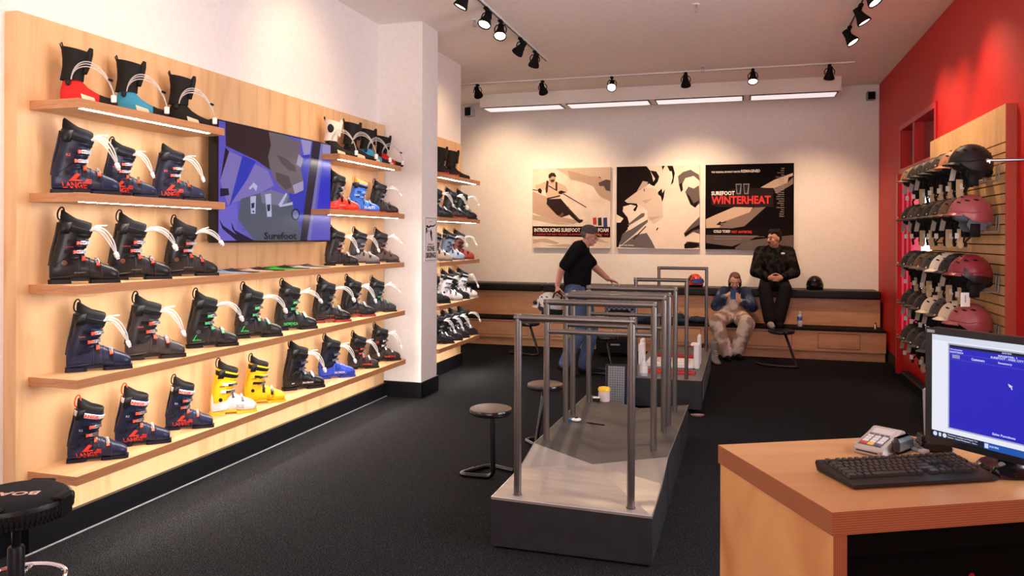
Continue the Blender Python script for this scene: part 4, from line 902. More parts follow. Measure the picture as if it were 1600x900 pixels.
def gate(x0, x1, y, zt, z0, z1, rail=None, label='', R=.0195):
    t = thing('hand_rail', label, 'handrail', ((x0+x1)/2, y, 0), group='steel hand rails on the platforms')
    h = (x1-x0)/2; zc = zt-R
    for sx, zb in ((-1, z0), (1, z1)):
        obj('post', MB().tube([(sx*h, 0, zb), (sx*h, 0, zc+R*.98)], R, 18), 'metal_tube', t, True, 60)
        obj('base_collar', MB().lathe([(0, zb), (R*1.25, zb), (R*1.25, zb+.004), (0, zb+.004)], 18, c=(sx*h, 0, 0)), 'metal_tube', t)
    obj('top_bar', MB().tube([(-h-R*.98, 0, zc), (h+R*.98, 0, zc)], R, 18), 'metal_tube', t, True, 60)
    if rail: obj('lower_bar', MB().tube([(-h, 0, rail), (h, 0, rail)], R*.82, 14), 'metal_tube', t, True, 60)
gate(-1.118, -.530, 3.835, 1.20, .262, .255, None, 'steel hand rail at the front end of the near platform, nearest the camera')
gate(-1.195, -.520, 4.75, 1.205, top_z(-1.195, 4.75)-.003, top_z(-.52, 4.75)-.003, 1.0, 'second steel hand rail from the camera, with a lower cross bar')
gate(-1.19, -.51, 5.28, 1.205, top_z(-1.19, 5.28)-.003, top_z(-.51, 5.28)-.003, .985, 'third steel hand rail, standing just in front of a close twin')
gate(-1.19, -.50, 5.52, 1.21, top_z(-1.19, 5.52)-.003, top_z(-.50, 5.52)-.003, None, 'fourth steel hand rail, just behind its close twin')
gate(-1.175, -.50, 6.05, 1.215, top_z(-1.175, 6.05)-.003, top_z(-.50, 6.05)-.003, .99, 'fifth steel hand rail, last on the near platform')
# far platform
R0 = (-.68, 8.2, 0); PX0, PX1, PY0, PY1, PZ = -1.02, -.352, 7.13, 9.27, .30
t = thing('fitting_platform', 'flat-topped dark grey platform behind the near one, carrying the white foot scanner', 'platform', R0)
obj('body', shift(MB().box((PX0, PY0, .045), (PX1, PY1, PZ)), R0), 'plat_side', t)
obj('top_panel', shift(MB().box((PX0-.002, PY0-.002, PZ), (PX1+.002, PY1+.002, PZ+.006)), R0), noisy('platform_flat_top', (.075, .07, .067), (.095, .088, .084), 8, .35), t)
obj('plinth', shift(MB().box((PX0+.06, PY0+.06, 0), (PX1-.08, PY1-.06, .045)), R0), 'dark_void', t)
for y in (7.35, 8.3): obj('side_inlay', shift(MB().box((PX1, y, .09), (PX1+.004, y+.8, .26)), R0), mat('pale_inlay', (.11, .12, .14), .35), t)
redp = mat('red_channel', s((190, 36, 26)), .35)
for y, n in ((7.42, 1), (8.45, 0)):
    o = obj('red_channel', shift(MB().box((-.93, y, PZ+.006), (-.43, y+.022, PZ+.024)).box((-.93, y+.13, PZ+.006), (-.43, y+.15, PZ+.024)).box((-.93, y+.022, PZ+.006), (-.43, y+.13, PZ+.010)), R0), redp, t)
    for x in (-.88, -.62, -.47): obj('clamp', shift(MB().box((x, y+.03, PZ+.009), (x+.045, y+.12, PZ+.022), bev=.004), R0), 'black_plastic', o)
gate(-.955, -.492, 7.19, 1.225, PZ+.005, PZ+.005, None, 'hand rail at the front of the far platform', R=.018)
gate(-.93, -.395, 9.0, 1.265, PZ+.005, PZ+.005, None, 'hand rail at the rear of the far platform, farthest from the camera', R=.018)
# foot scanner
t = thing('foot_scanner', 'white foot scanner with upright end walls on the far platform', 'scanner', (-.68, 7.95, PZ+.006))
obj('scanner_base', MB().box((-.25, -.20, 0), (.22, .20, .035), bev=.008).prism([(-.25, .2), (.22, .2), (.22, -.2), (-.25, -.2)], .035, .04), 'white', t)
obj('glass_plate', MB().box((-.20, -.15, .040), (.17, .15, .043)), mat('scanner_plate', s((250, 240, 215)), .2), t)
obj('foot_pad', MB().box((-.12, -.10, .043), (-.02, .12, .048), bev=.004).box((.02, -.10, .043), (.12, .12, .048), bev=.004), 'white', t)
obj('end_wall', MB().box((.22, -.21, 0), (.275, -.06, .24), bev=.01).box((.19, -.21, .225), (.275, -.06, .245), bev=.006), 'white', t)
obj('end_wall', MB().box((.24, .05, 0), (.275, .19, .30), bev=.01), 'white', t)
obj('end_wall', MB().box((-.33, -.14, 0), (-.27, -.02, .22), bev=.01), 'white', t)
obj('end_wall', MB().box((-.34, .06, 0), (-.30, .19, .24), bev=.01), 'white', t)
t = thing('pump_bottle', 'clear hand sanitiser pump bottle at the front of the far platform', 'bottle', (-.885, 7.24, PZ+.006))
clear = mat('clear_plastic', (.8, .84, .88), .12, alpha=.55)
obj('bottle_body', MB().lathe([(0, 0), (.036, 0), (.038, .01), (.036, .09), (.030, .125), (.015, .145), (.014, .16), (0, .16)], 20), clear, t, True)
obj('bottle_label', MB().lathe([(.0385, .03), (.0385, .09)], 20), 'paper', t, True)
obj('pump', MB().cyl((0, 0, .16), (0, 0, .18), .014, .010).tube([(0, 0, .18), (0, 0, .21), (0, 0, .214), (-.02, -.02, .212)], .005, 8), 'white', t, True)
# keyboard standing on end against the far platform
t = thing('keyboard', 'black keyboard with blue rear standing upright on end between the two platforms', 'keyboard', (-1.09, 6.87, 0), .05)
Tt = lambda p: (p[0], p[1]+p[2]*.14, p[2])
obj('keyboard_case', MB().box((-.095, 0, .0), (.095, .024, .45), T=Tt, bev=.008), 'black_plastic', t)
obj('back_shell', MB().box((-.10, .022, .01), (.103, .034, .44), T=Tt, bev=.006), mat('blue_back', s((60, 90, 150)), .4), t)
mb = MB()
for i in range(20):
    for j in range(7): mb.box((-.072+j*.0215, -.006, .025+i*.0205), (-.054+j*.0215, .001, .042+i*.0205), T=Tt)
obj('keys', mb, mat('dark_key', (.20, .20, .21), .3), t)
t = thing('wipes_canister', 'white wipes canister with yellow lid at the rear corner of the near platform', 'canister', (-1.08, 6.22, top_z(-1.08, 6.22)))
obj('canister_body', MB().lathe([(0, 0), (.046, 0), (.047, .004), (.047, .085), (0, .085)], 24), mat('canister_label', s((214, 196, 190)), .5), t, True); obj('canister_lid', MB().lathe([(0, .085), (.050, .085), (.050, .103), (.044, .112), (0, .113)], 24), mat('yellow_lid', s((246, 196, 20)), .4), t, True)
t = thing('clicker', 'small white and blue hand gauge lying on the near platform by a rail post', 'gauge', (-1.13, 5.36, top_z(-1.13, 5.36)+.002), .5)
obj('gauge_body', MB().ell((0, 0, .014), (.038, .022, .014)), 'white', t, True); obj('gauge_back', MB().box((-.05, -.0, .006), (-.02, .03, .024), bev=.006), mat('gauge_blue', s((50, 110, 170)), .4), t); obj('gauge_screen', MB().box((-.012, -.012, .026), (.012, .010, .029)), 'gloss_black', t)
t = obj('strap', MB().tube([(0, 0, .005), (.05, -.004, .006), (.11, -.02, .005), (.14, -.022, .005)], .005, 6), 'matt_black', smooth=True, loc=(-1.07, 5.40, top_z(-1.05, 5.4))); tag(t, 'thin black strap lying beside the small white gauge', 'strap')
t = thing('small_box', 'tiny pale and black clip box beside the last rail post of the near platform', 'box', (-1.13, 6.14, top_z(-1.13, 6.14)+.001), .2)
obj('box_body', MB().box((-.03, -.02, 0), (.03, .02, .025), bev=.004), 'black_plastic', t); obj('box_lid', MB().box((-.028, -.018, .025), (.028, .018, .033), bev=.003), 'paper', t)

# ================================================================== STOOLS
def stool(x, y, ang, zs, label, foot, seat_r=.142, seat_m=None):
    """seat disc on one bent tube; foot: floor loop points relative to the seat centre"""
    t = thing('fitting_stool', label, 'stool', (x, y, 0), ang, 'round cantilever stools')
    obj('seat_pad', MB().lathe([(0, zs-.004), (seat_r-.02, zs-.003), (seat_r-.004, zs-.010), (seat_r-.004, zs-.014), (0, zs-.014)], 32), seat_m or mat('brown_seat', (.085, .046, .032), .42, spec=.3), t, True, 30)
    obj('seat_rim', MB().lathe([(0, zs-.052), (seat_r-.02, zs-.052), (seat_r, zs-.040), (seat_r+.002, zs-.022), (seat_r-.004, zs-.010), (seat_r-.012, zs-.009), (0, zs-.03)], 32), 'gloss_black', t, True, 40)
    obj('tube_frame', MB().tube([(p[0], p[1], max(p[2], .0165)) for p in foot(zs)], .0165, 10), 'gloss_black', t, True, 60)
    return t
def rnd(pts, r=.05, n=5):
    out = [Vector(pts[0])]
    for a, b_, c in zip(pts, pts[1:], pts[2:]):
        a, b_, c = Vector(a), Vector(b_), Vector(c); u = (a-b_).normalized()*min(r, (a-b_).length*.45); v = (c-b_).normalized()*min(r, (c-b_).length*.45)
        for i in range(n+1):
            k = i/n; out.append((b_+u)*(1-k)**2+b_*2*k*(1-k)+(b_+v)*k*k)
    out.append(Vector(pts[-1])); return out
f1 = lambda z: rnd([(0.01, .0, z-.04), (.03, -.04, .0125), (-.215, -.05, .0125), (-.08, .20, .0125), (.12, .13, .0125)], .06)
f2 = lambda z: rnd([(-.01, 0, z-.04), (-.035, -.16, .0125), (-.16, -.02, .0125), (-.03, .10, .0125), (.12, .04, .0125)], .05)
f3 = lambda z: rnd([(0, 0, z-.04), (.14, -.09, .0125), (.19, -.12, .0125), (-.20, -.13, .0125), (-.26, .06, .0125)], .05)
stool(-1.60, 4.85, 0, .47, 'round brown-topped stool beside the front of the near platform', f1)
stool(-1.465, 5.79, 0, .47, 'round brown-topped stool behind the nearest one, half hidden by the rails', f2)
blk = mat('black_seat', (.012, .012, .013), .4)
stool(.47, 10.30, 0, .44, "round black stool under the seated man's feet by the bench", lambda z: rnd([(.04, 0, z-.04), (.17, -.26, .0125), (.17, -.28, .0125), (-.22, -.25, .0125), (-.30, -.1, .0125)], .05), .16, blk)
stool(-2.78, 10.05, 0, .45, 'black stool by the bench behind the front rail, far left', lambda z: rnd([(0, .04, z-.04), (.16, -.05, .0125), (.10, -.12, .0125), (-.28, -.02, .0125), (-.2, .25, .0125)], .05), .15, blk)
stool(-1.55, 8.98, 0, .45, 'black stool whose floor loop shows behind the walking man', lambda z: rnd([(0, .04, z-.04), (.10, -.05, .0125), (.10, -.16, .0125), (-.28, -.10, .0125), (-.2, .12, .0125), (.1, .16, .0125)], .05), .15, blk)

# black upholstered stool at the lower left corner
bx, by = -2.73, 2.33
t = thing('swivel_stool', 'black upholstered swivel stool with pale seat lettering, in the lower left corner', 'stool', (bx, by, 0))
sr = .20
obj('seat_base', MB().lathe([(0, .475), (.10, .475), (.165, .488), (.192, .515), (.198, .54), (.190, .568), (.15, .574), (0, .574)], 40), 'black_plastic', t, True, 40)
obj('seat_pad', MB().lathe([(0, .592), (.13, .592), (.158, .588), (.176, .578), (.182, .570), (0, .570)], 40), mat('black_fabric', (.016, .016, .018), .8), t, True, 40)
mb = MB()
for i in range(72):
    a = 2*PI*i/72
    for zc, r in ((.505, .183), (.525, .193), (.545, .195)): mb.box((r-.002, -.0055, -.007), (r+.005, .0055, .007), T=lambda p: (p[0]*math.cos(a)-p[1]*math.sin(a), p[0]*math.sin(a)+p[1]*math.cos(a), zc+p[2]))
obj('rim_tread', mb, 'matt_black', t)
for a in (-1.2, .3, 1.9, 3.5): obj('rim_bracket', MB().box((.150, -.05, .572), (.196, .05, .585), T=lambda p: (p[0]*math.cos(a)-p[1]*math.sin(a), p[0]*math.sin(a)+p[1]*math.cos(a), p[2]), bev=.006).box((.180, -.035, .50), (.203, .035, .580), T=lambda p: (p[0]*math.cos(a)-p[1]*math.sin(a), p[0]*math.sin(a)+p[1]*math.cos(a), p[2]), bev=.006), 'matt_black', t)
an = math.radians(205)
TB = lambda p: ((p[0])*math.cos(an)-(p[1])*math.sin(an)+.03, (p[0])*math.sin(an)+(p[1])*math.cos(an)-.02, .5926)
obj('seat_lettering', text(MB(), 'BOA', -.075, -.025, .15, .045, TB), mat('rose_ink', s((200, 160, 150)), .5), t)
obj('gas_lift', MB().cyl((0, 0, .26), (0, 0, .48), .016, seg=16), 'gloss_black', t, True)
obj('column', MB().lathe([(0, .06), (.030, .06), (.030, .37), (.026, .378), (0, .378)], 20), 'black_plastic', t, True, 40)
obj('foot_ring', MB().tube([(.17*math.cos(2*PI*k/36), .17*math.sin(2*PI*k/36), .235) for k in range(36)], .010, 8, closed=True), 'chrome', t, True)
for k in range(3): obj('ring_spoke', MB().tube([(0.02*math.cos(2*PI*k/3), .02*math.sin(2*PI*k/3), .235), (.17*math.cos(2*PI*k/3), .17*math.sin(2*PI*k/3), .235)], .007, 8), 'chrome', t, True)
for k in range(5):
    a = 2*PI*k/5+.3; o = obj('base_leg', MB().tube([(.02*math.cos(a), .02*math.sin(a), .09), (.28*math.cos(a), .28*math.sin(a), .06)], [.02, .013], 8), 'black_plastic', t, True)
    obj('caster', MB().cyl((.28*math.cos(a)-.012*math.sin(a), .28*math.sin(a)+.012*math.cos(a), .026), (.28*math.cos(a)+.012*math.sin(a), .28*math.sin(a)-.012*math.cos(a), .026), .026), 'matt_black', o, True)

# ================================================================== CASH COUNTER
CX, CY, CA = -.071, 2.456, math.radians(27.4); CZ = .96
def CW(x, y, z=CZ): return (CX+x*math.cos(CA)-y*math.sin(CA), CY+x*math.sin(CA)+y*math.cos(CA), z)
t = thing('cash_counter', 'birch plywood cash counter with open front shelf, lower right corner', 'counter', (CX, CY, 0), CA)
mb = MB().box((0, -.592, .905), (1.5, 0, CZ)); mb.mi = [1, 0, 1, 1, 1, 1]; obj('worktop', mb, ['counter_top', 'ply_h'], t)
mb = MB().box((.006, -.588, 0), (.042, -.004, .905)); mb.mi = [1, 1, 1, 0, 0, 0]; mb.mi = [0, 0, 1, 0, 0, 0]; obj('side_panel', mb, ['counter_side', 'ply_v'], t)
obj('side_panel', MB().box((1.455, -.588, 0), (1.49, -.004, .905)), 'counter_side', t)
obj('back_panel', MB().box((.042, -.03, 0), (1.455, -.006, .905)), 'counter_side', t)
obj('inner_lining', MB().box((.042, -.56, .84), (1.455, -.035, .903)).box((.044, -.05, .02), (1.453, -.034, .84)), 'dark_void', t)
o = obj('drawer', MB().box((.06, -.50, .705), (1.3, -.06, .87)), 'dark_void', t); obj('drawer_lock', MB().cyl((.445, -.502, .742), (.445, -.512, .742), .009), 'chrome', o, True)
mb = MB().box((.042, -.575, .665), (1.455, -.05, .69)); obj('inner_shelf', mb, 'edge', t); obj('bottom_shelf', MB().box((.042, -.575, .06), (1.455, -.05, .085)), 'counter_side', t)
k = thing('key_ring', 'small key ring with keys hanging from the lock inside the counter', 'keys', CW(.445, -.520, .742), CA)
obj('key', MB().box((-.008, -.014, -.004), (.008, -.011, .006)).box((-.003, -.035, -.002), (.003, -.013, .002)), 'chrome', k)
obj('ring', MB().tube([(.012*math.cos(a*PI/8), -.018, -.016+.012*math.sin(a*PI/8)) for a in range(16)], .0012, 6, closed=True), 'chrome', k, True)
for q in (0, 1): obj('key', MB().box((-.006+q*.012, -.02-q*.004, -.085), (.002+q*.012, -.018-q*.004, -.03)).lathe([(0, 0), (.011, 0), (.011, .002), (0, .002)], 12, c=(0, 0, 0), T=lambda p: (p[0]+q*.01, -.02-p[2]-q*.004, -.035+p[1])), 'chrome', k)
k = thing('paper_folder', 'dark folder of papers pushed under the counter top', 'folder', CW(.34, -.44, .872), CA+.12)
obj('folder_cover', MB().box((-.12, 0, .002), (.22, .22, .012), bev=.003), mat('folder_grey', (.06, .05, .05), .5), k); obj('papers', MB().box((-.10, -.006, .004), (.21, .2, .010)), mat('grey_paper', (.12, .10, .09), .7), k)

# keyboard
kb = thing('keyboard', 'black full-size computer keyboard at the front of the counter', 'keyboard', CW(.150, -.462, CZ+.001), CA-.01)
KW, KD = .415, .168; sl = .022
KT = lambda p: (p[0], p[1], p[2]+p[1]/KD*sl)
mb = MB(); n = []
mb.loft([[(0.0, .004, .002), (KW, .004, .002), (KW+.004, KD-.004, .002), (-.004, KD-.004, .002)], [(-.004, 0, .006), (KW+.004, 0, .006), (KW+.008, KD, sl), (-.008, KD, sl)], [(-.003, .002, .012), (KW+.003, .002, .012), (KW+.006, KD-.002, sl+.008), (-.006, KD-.002, sl+.008)]])
obj('keyboard_case', mb, mat('keyboard_black', (.014, .013, .013), .4), kb)
obj('keyboard_foot', MB().box((.01, KD-.03, 0), (.04, KD-.01, sl)).box((KW-.04, KD-.03, 0), (KW-.01, KD-.01, sl)), 'matt_black', kb)
km = mat('key_plastic', (.030, .027, .026), .3)
def keyrow(y, xs):
    for x, w_ in xs:
        key = ('key', round(w_, 4)); me = shared(key, lambda: MB().loft([[(0, 0, 0), (w_, 0, 0), (w_, .0152, 0), (0, .0152, 0)], [(.0018, .0012, .0075), (w_-.0018, .0012, .0075), (w_-.0018, .0138, .0085), (.0018, .0138, .0085)]]).build('key', km))
        o = link('key', me, kb, (x, y, .0115+y/KD*(sl-.004))); o.rotation_euler = (sl/KD, 0, 0)
u = .0178; k0 = .012
keyrow(.141, [(k0+i*u*1.06+(i > 0)*.012+(i > 4)*.006+(i > 8)*.006, .014) for i in range(13)]+[(k0+15.2*u+i*u, .0155) for i in range(3)]+[(k0+18.5*u+i*u, .0155) for i in range(4)])
keyrow(.117, [(k0+i*u, .0155) for i in range(13)]+[(k0+13*u, .033)]+[(k0+15.2*u+i*u, .0155) for i in range(3)]+[(k0+18.5*u+i*u, .0155) for i in range(4)])
keyrow(.0985, [(k0, .024)]+[(k0+1.5*u+i*u, .0155) for i in range(12)]+[(k0+13.5*u, .024)]+[(k0+15.2*u+i*u, .0155) for i in range(3)]+[(k0+18.5*u+i*u, .0155) for i in range(4)])
keyrow(.080, [(k0, .029)]+[(k0+1.75*u+i*u, .0155) for i in range(11)]+[(k0+12.75*u, .038)]+[(k0+18.5*u+i*u, .0155) for i in range(3)])
keyrow(.0615, [(k0, .038)]+[(k0+2.25*u+i*u, .0155) for i in range(10)]+[(k0+12.25*u, .047)]+[(k0+16.2*u, .0155)]+[(k0+18.5*u+i*u, .0155) for i in range(4)])
keyrow(.043, [(k0, .024), (k0+1.4*u, .018), (k0+2.6*u, .020), (k0+3.9*u, .102), (k0+9.9*u, .020), (k0+11.2*u, .018), (k0+13.4*u, .026)]+[(k0+15.2*u+i*u, .0155) for i in range(3)]+[(k0+18.5*u, .033), (k0+20.5*u, .0155)])

# monitor
MA_ = math.atan2(-.734, .679); MX, MY = .502, 2.448
t = thing('monitor', 'black computer monitor showing a blue text window, cut off by the right edge', 'monitor', (MX, MY, CZ), MA_)
b0, b1 = 1.347-CZ, 1.022-CZ
mb = MB(); frame(mb, lambda p: (p[0], p[2], p[1]), 0, .53, b1, b0, .018, 0, .006); obj('bezel', mb, 'gloss_black', t)
obj('rear_shell', MB().box((0, .006, b1), (.53, .045, b0), bev=.01).box((.10, .04, b1+.08), (.38, .12, b0-.08), bev=.012), 'black_plastic', t)
obj('stand_neck', MB().box((.14, .10, .012), (.20, .14, .22), bev=.006), 'gloss_black', t)
obj('stand_base', MB().lathe([(0, 0), (.092, 0), (.095, .006), (.088, .013), (0, .018)], 36, T=lambda p: (.155+p[0], .165+p[1], p[2])), 'gloss_black', t, True, 40)
obj('bezel_label', MB().box((.0045, -.0006, b0-.014), (.028, 0, b0-.006)), 'grey', t)
SX0, SX1, SZ0, SZ1 = .018, .512, b1+.018, b0-.018
sc_ = obj('screen', MB().box((SX0, .0032, SZ0), (SX1, .0045, SZ1)), em('page', (236, 240, 252), .95), t)
def mrect(nm, rgb, x0, x1, z0, z1, k, e=.9): obj(nm, MB().flat([(x0, .0032-.0002*k, z0), (x1, .0032-.0002*k, z0), (x1, .0032-.0002*k, z1), (x0, .0032-.0002*k, z1)], lambda p: p), em(nm, rgb, e), sc_)
mrect('toolbar', (222, 228, 244), SX0, SX1, SZ1-.016, SZ1, 1); mrect('window_shadow', (180, 186, 214), .066, .47, SZ0+.031, SZ1-.020, 1, .8)
mrect('blue_window', (38, 36, 196), .070, .465, SZ0+.035, SZ1-.024, 2); mrect('title_bar', (24, 24, 44), .070, .465, SZ1-.031, SZ1-.024, 3)
mrect('task_bar', (24, 34, 60), SX0, SX1, SZ0, SZ0+.018, 2); mrect('task_item', (30, 90, 180), .168, .36, SZ0, SZ0+.018, 3); mrect('menu_line', (120, 120, 230), .072, .463, SZ1-.0635, SZ1-.063, 3); mrect('menu_line', (120, 120, 230), .072, .463, SZ1-.0475, SZ1-.047, 3)
mrect('menu_highlight', (150, 150, 190), .078, .100, SZ1-.060, SZ1-.050, 3)
T = lambda p: (p[0], .0022, p[1]); mb = MB()
for b_, x, z, w_, h in (('Wednesday', .072, SZ1-.039, .036, .005), ('02/07/2024', .072, SZ1-.0455, .038, .005), ('REGISTER: 1', .205, SZ1-.039, .048, .005), ('SUREFOOT - PARK CITY', .185, SZ1-.0455, .085, .0055), ('Customers', .133, SZ1-.059, .036, .007), ('Inventory', .205, SZ1-.059, .036, .007), ('Sales Functions', .190, SZ0+.042, .060, .006), ('DOS PRG', .215, SZ1-.0295, .024, .0038)): text(mb, b_, x, z, w_, h, T)
obj('screen_lettering', mb, em('white_ink', (225, 228, 255), .9), sc_); mb = MB(); text(mb, 'Customer Lookup and Repair Tag', .066, SZ0+.0105, .085, .0045, T); text(mb, 'System - RepairTagSystem - Goo...', .066, SZ0+.004, .085, .0045, T); text(mb, 'DOS PRG', .183, SZ0+.007, .024, .005, T)
obj('screen_lettering', mb, em('white_ink', (225, 228, 255), .9), sc_)
mb = MB(); mb.flat([(.230, SZ1-.105), (.2345, SZ1-.115), (.237, SZ1-.113), (.2395, SZ1-.120), (.242, SZ1-.119), (.240, SZ1-.112), (.243, SZ1-.111)], T); obj('mouse_pointer', mb, MATS['screen_white_ink'], sc_); mb = MB()
for cx_ in (.029, .057): obj('task_icon', MB().lathe([(0, 0), (.0062, 0)], 16, T=lambda p: (cx_+p[0], .0021, SZ0+.009+p[1])), MATS['screen_white_ink'], sc_)
obj('task_icon', MB().box((.040, .0020, SZ0+.004), (.047, .0022, SZ0+.014)), MATS['screen_white_ink'], sc_); obj('task_icon', MB().box((.170, .0020, SZ0+.003), (.180, .0022, SZ0+.015)), MATS['screen_white_ink'], sc_)

# card terminal: sloped silver body with keypad
t = thing('card_terminal', 'silver card payment terminal with grey keys on the counter', 'card reader', (.316, 2.497, CZ), -.62)
# local +y runs from the front (customer side) to the back
prof = [(0, .002), (0, .016), (.012, .026), (.09, .048), (.128, .062), (.150, .056), (.160, .030), (.158, .002)]
mb = MB(); 
for x0, x1, g in ((0, .088, 0),): mb.loft([[(x, y*(1-k)+.08*k, max(.002, z*(1-k*.4))) for y, z in prof] for x, k in ((0, .08), (.006, 0), (.082, 0), (.088, .08))])
obj('terminal_body', mb, mat('silver_plastic', s((176, 168, 162)), .3, metal=.3), t, True, 35)
obj('side_printer', MB().box((.086, .05, .004), (.112, .158, .052), bev=.012), mat('smoke_plastic', (.03, .03, .035), .25), t)
zt = lambda y: .026+(y-.012)*.282
TT = lambda p: (p[0], p[1], zt(p[1])+p[2])
obj('display', MB().box((.014, .086, .001), (.074, .116, .0035), T=TT), mat('lcd_grey', s((196, 190, 186)), .2), t)
obj('keypad_plate', MB().box((.010, .013, -.0005), (.078, .0745, .0018), T=TT), pm((92, 88, 90), .5), t)
for r in range(4):
    for c in range(3):
        col_ = (206, 202, 200) if r else [(196, 44, 48), (226, 186, 60), (70, 80, 110)][c]
        obj('key', MB().box((.014+c*.022, .016+r*.0145, .001), (.031+c*.022, .0265+r*.0145, .005), T=TT, bev=.001), pm(col_, .4), t)
for c in range(4): obj('function_key', MB().box((.013+c*.016, .0755, .001), (.025+c*.016, .0825, .004), T=TT, bev=.001), pm((90, 92, 104), .4), t)
obj('card_slot', MB().box((.012, -.0015, .009), (.076, .004, .0125)), 'gloss_black', t)
# small keypad and cordless handset in its cradle
t = thing('pin_pad', 'small silver keypad with orange-lit display lying behind the keyboard', 'keypad', on_z(1414, 687, CZ), -1.06)
PT = lambda p: (p[0], p[1], p[2]+p[1]*.18+.004)
obj('pad_body', MB().box((0, -.07, .0), (.145, .0, .018), T=PT, bev=.006), MATS['silver_plastic'], t); obj('pad_display', MB().box((.028, -.060, .018), (.062, -.012, .0195), T=PT), mat('orange_lcd', (.1, .02, .01), .3, emit=s((200, 70, 40)), estr=.35), t)
for i in range(5):
    for j in range(4): obj('key', MB().box((.070+i*.0145, -.062+j*.0155, .018), (.081+i*.0145, -.051+j*.0155, .021), T=PT), pm((110, 108, 112), .4), t)
t = thing('cordless_phone', 'grey and black cordless phone standing upright in a black cradle beside the monitor', 'phone', on_z(1460, 704, CZ), CA-.35)
lean = lambda p: (p[0], p[1]+p[2]*.10, p[2])
obj('cradle', MB().box((-.045, -.03, 0), (.045, .035, .032), bev=.006).box((-.045, -.03, .03), (-.03, .02, .05), bev=.003), 'gloss_black', t)
obj('handset', MB().box((-.026, -.010, .02), (.026, .012, .185), T=lean, bev=.006), 'grey', t); obj('handset_face', MB().box((-.022, -.0125, .095), (.022, -.0095, .178), T=lean), 'gloss_black', t)
for r in range(4):
    for c in range(3): obj('key', MB().box((-.019+c*.0135, -.013, .040+r*.012), (-.008+c*.0135, -.0095, .048+r*.012), T=lean), pm((86, 84, 86), .4), t)
t = thing('mouse', 'glossy black computer mouse at the right edge of the picture', 'mouse', CW(.640, -.435, CZ), CA-.2)
mb = MB(); mb.loft([[(x, w_*math.cos(a*PI/8), .002+max(0, h*math.sin(a*PI/8)) if a <= 8 else .002) for a in range(16)] for x, w_, h in ((-.055, .012, .012), (-.048, .024, .024), (-.02, .031, .034), (.015, .030, .036), (.042, .025, .027), (.054, .012, .012))])
obj('mouse_shell', mb, 'gloss_black', t, True); obj('scroll_wheel', MB().cyl((-.030, -.004, .032), (-.030, .004, .032), .008), 'grey', t, True)
for i, (pts, la) in enumerate((([CW(.50, -.03, CZ+.03), CW(.58, .0, CZ+.02), CW(.68, -.06, CZ+.006), CW(.80, -.12, CZ+.006), CW(.95, -.1, CZ+.006)], 'black cable running from the card terminal behind the monitor'),
                               ([CW(.49, -.05, CZ+.012), CW(.56, -.08, CZ+.006), CW(.66, -.13, CZ+.006), CW(.80, -.16, CZ+.006), CW(.95, -.14, CZ+.006)], 'black cable lying in front of the other one on the counter'))):
    tag(obj('cable', MB().tube(rnd(pts, .06), .0028, 8), 'matt_black', smooth=True), la, 'cable')

# ================================================================== SLATWALL AND HELMETS
SX, SY0, SY1, SZT = 1.735, 6.06, 8.30, 2.535
R0 = (SX, 7.2, .24)
t = thing('slatwall', 'maple slatwall panel with dark grooves and red edge on the red wall', 'slatwall', R0)
mb = MB(); z = .24; gz = [2.27-.0712*i for i in range(29)]
edges = sorted([.24]+[g_ for g_ in gz if g_ > .26]+[SZT])
mb.box((SX+.02, SY0, .24), (XR, SY1, SZT))
for a, b_ in zip(edges, edges[1:]): mb.box((SX, SY0+.002, a+(.0045 if a > .25 else 0)), (SX+.02, SY1, b_-(.0045 if b_ < SZT else 0)))
obj('slat_boards', shift(mb, R0), 'slat', t)
obj('edge_strip', shift(MB().box((SX-.001, SY0-.006, .24), (XR, SY0+.001, SZT)), R0), 'slat_edge', t)
obj('groove_lining', shift(MB().box((SX+.018, SY0+.003, .25), (SX+.0205, SY1-.01, 2.30)), R0), mat('groove_brown', (.03, .014, .008), .6), t)
t = thing('plinth_box', 'low black plinth along the floor under the helmets', 'plinth', (1.74, 8.0, 0))
obj('plinth_body', shift(MB().box((1.70, 6.06, .0), (XR-.02, 9.5, .12)), (1.74, 8, 0)), 'matt_black', t); obj('plinth_edge', shift(MB().box((1.694, 6.06, .10), (1.70, 9.5, .12)), (1.74, 8, 0)), mat('dark_brown_edge', (.05, .03, .025), .5), t)
HL, HWD, HH = .142, .112, .150
def h_pt(az, el, g=0):
    x = (HL+g)*math.cos(el)*math.cos(az); y = (HWD+g)*math.cos(el)*math.sin(az); zz = (HH+g)*math.sin(el) if el > 0 else (.12+g)*math.sin(el)
    if x < 0: x *= 1.02
    return (x, y, zz)
def rim(az): c = math.cos(az); return math.radians(4 if c > .6 else 4-26*min(1, (.6-c)/.5) if c > .1 else -22-10*max(0, -c))
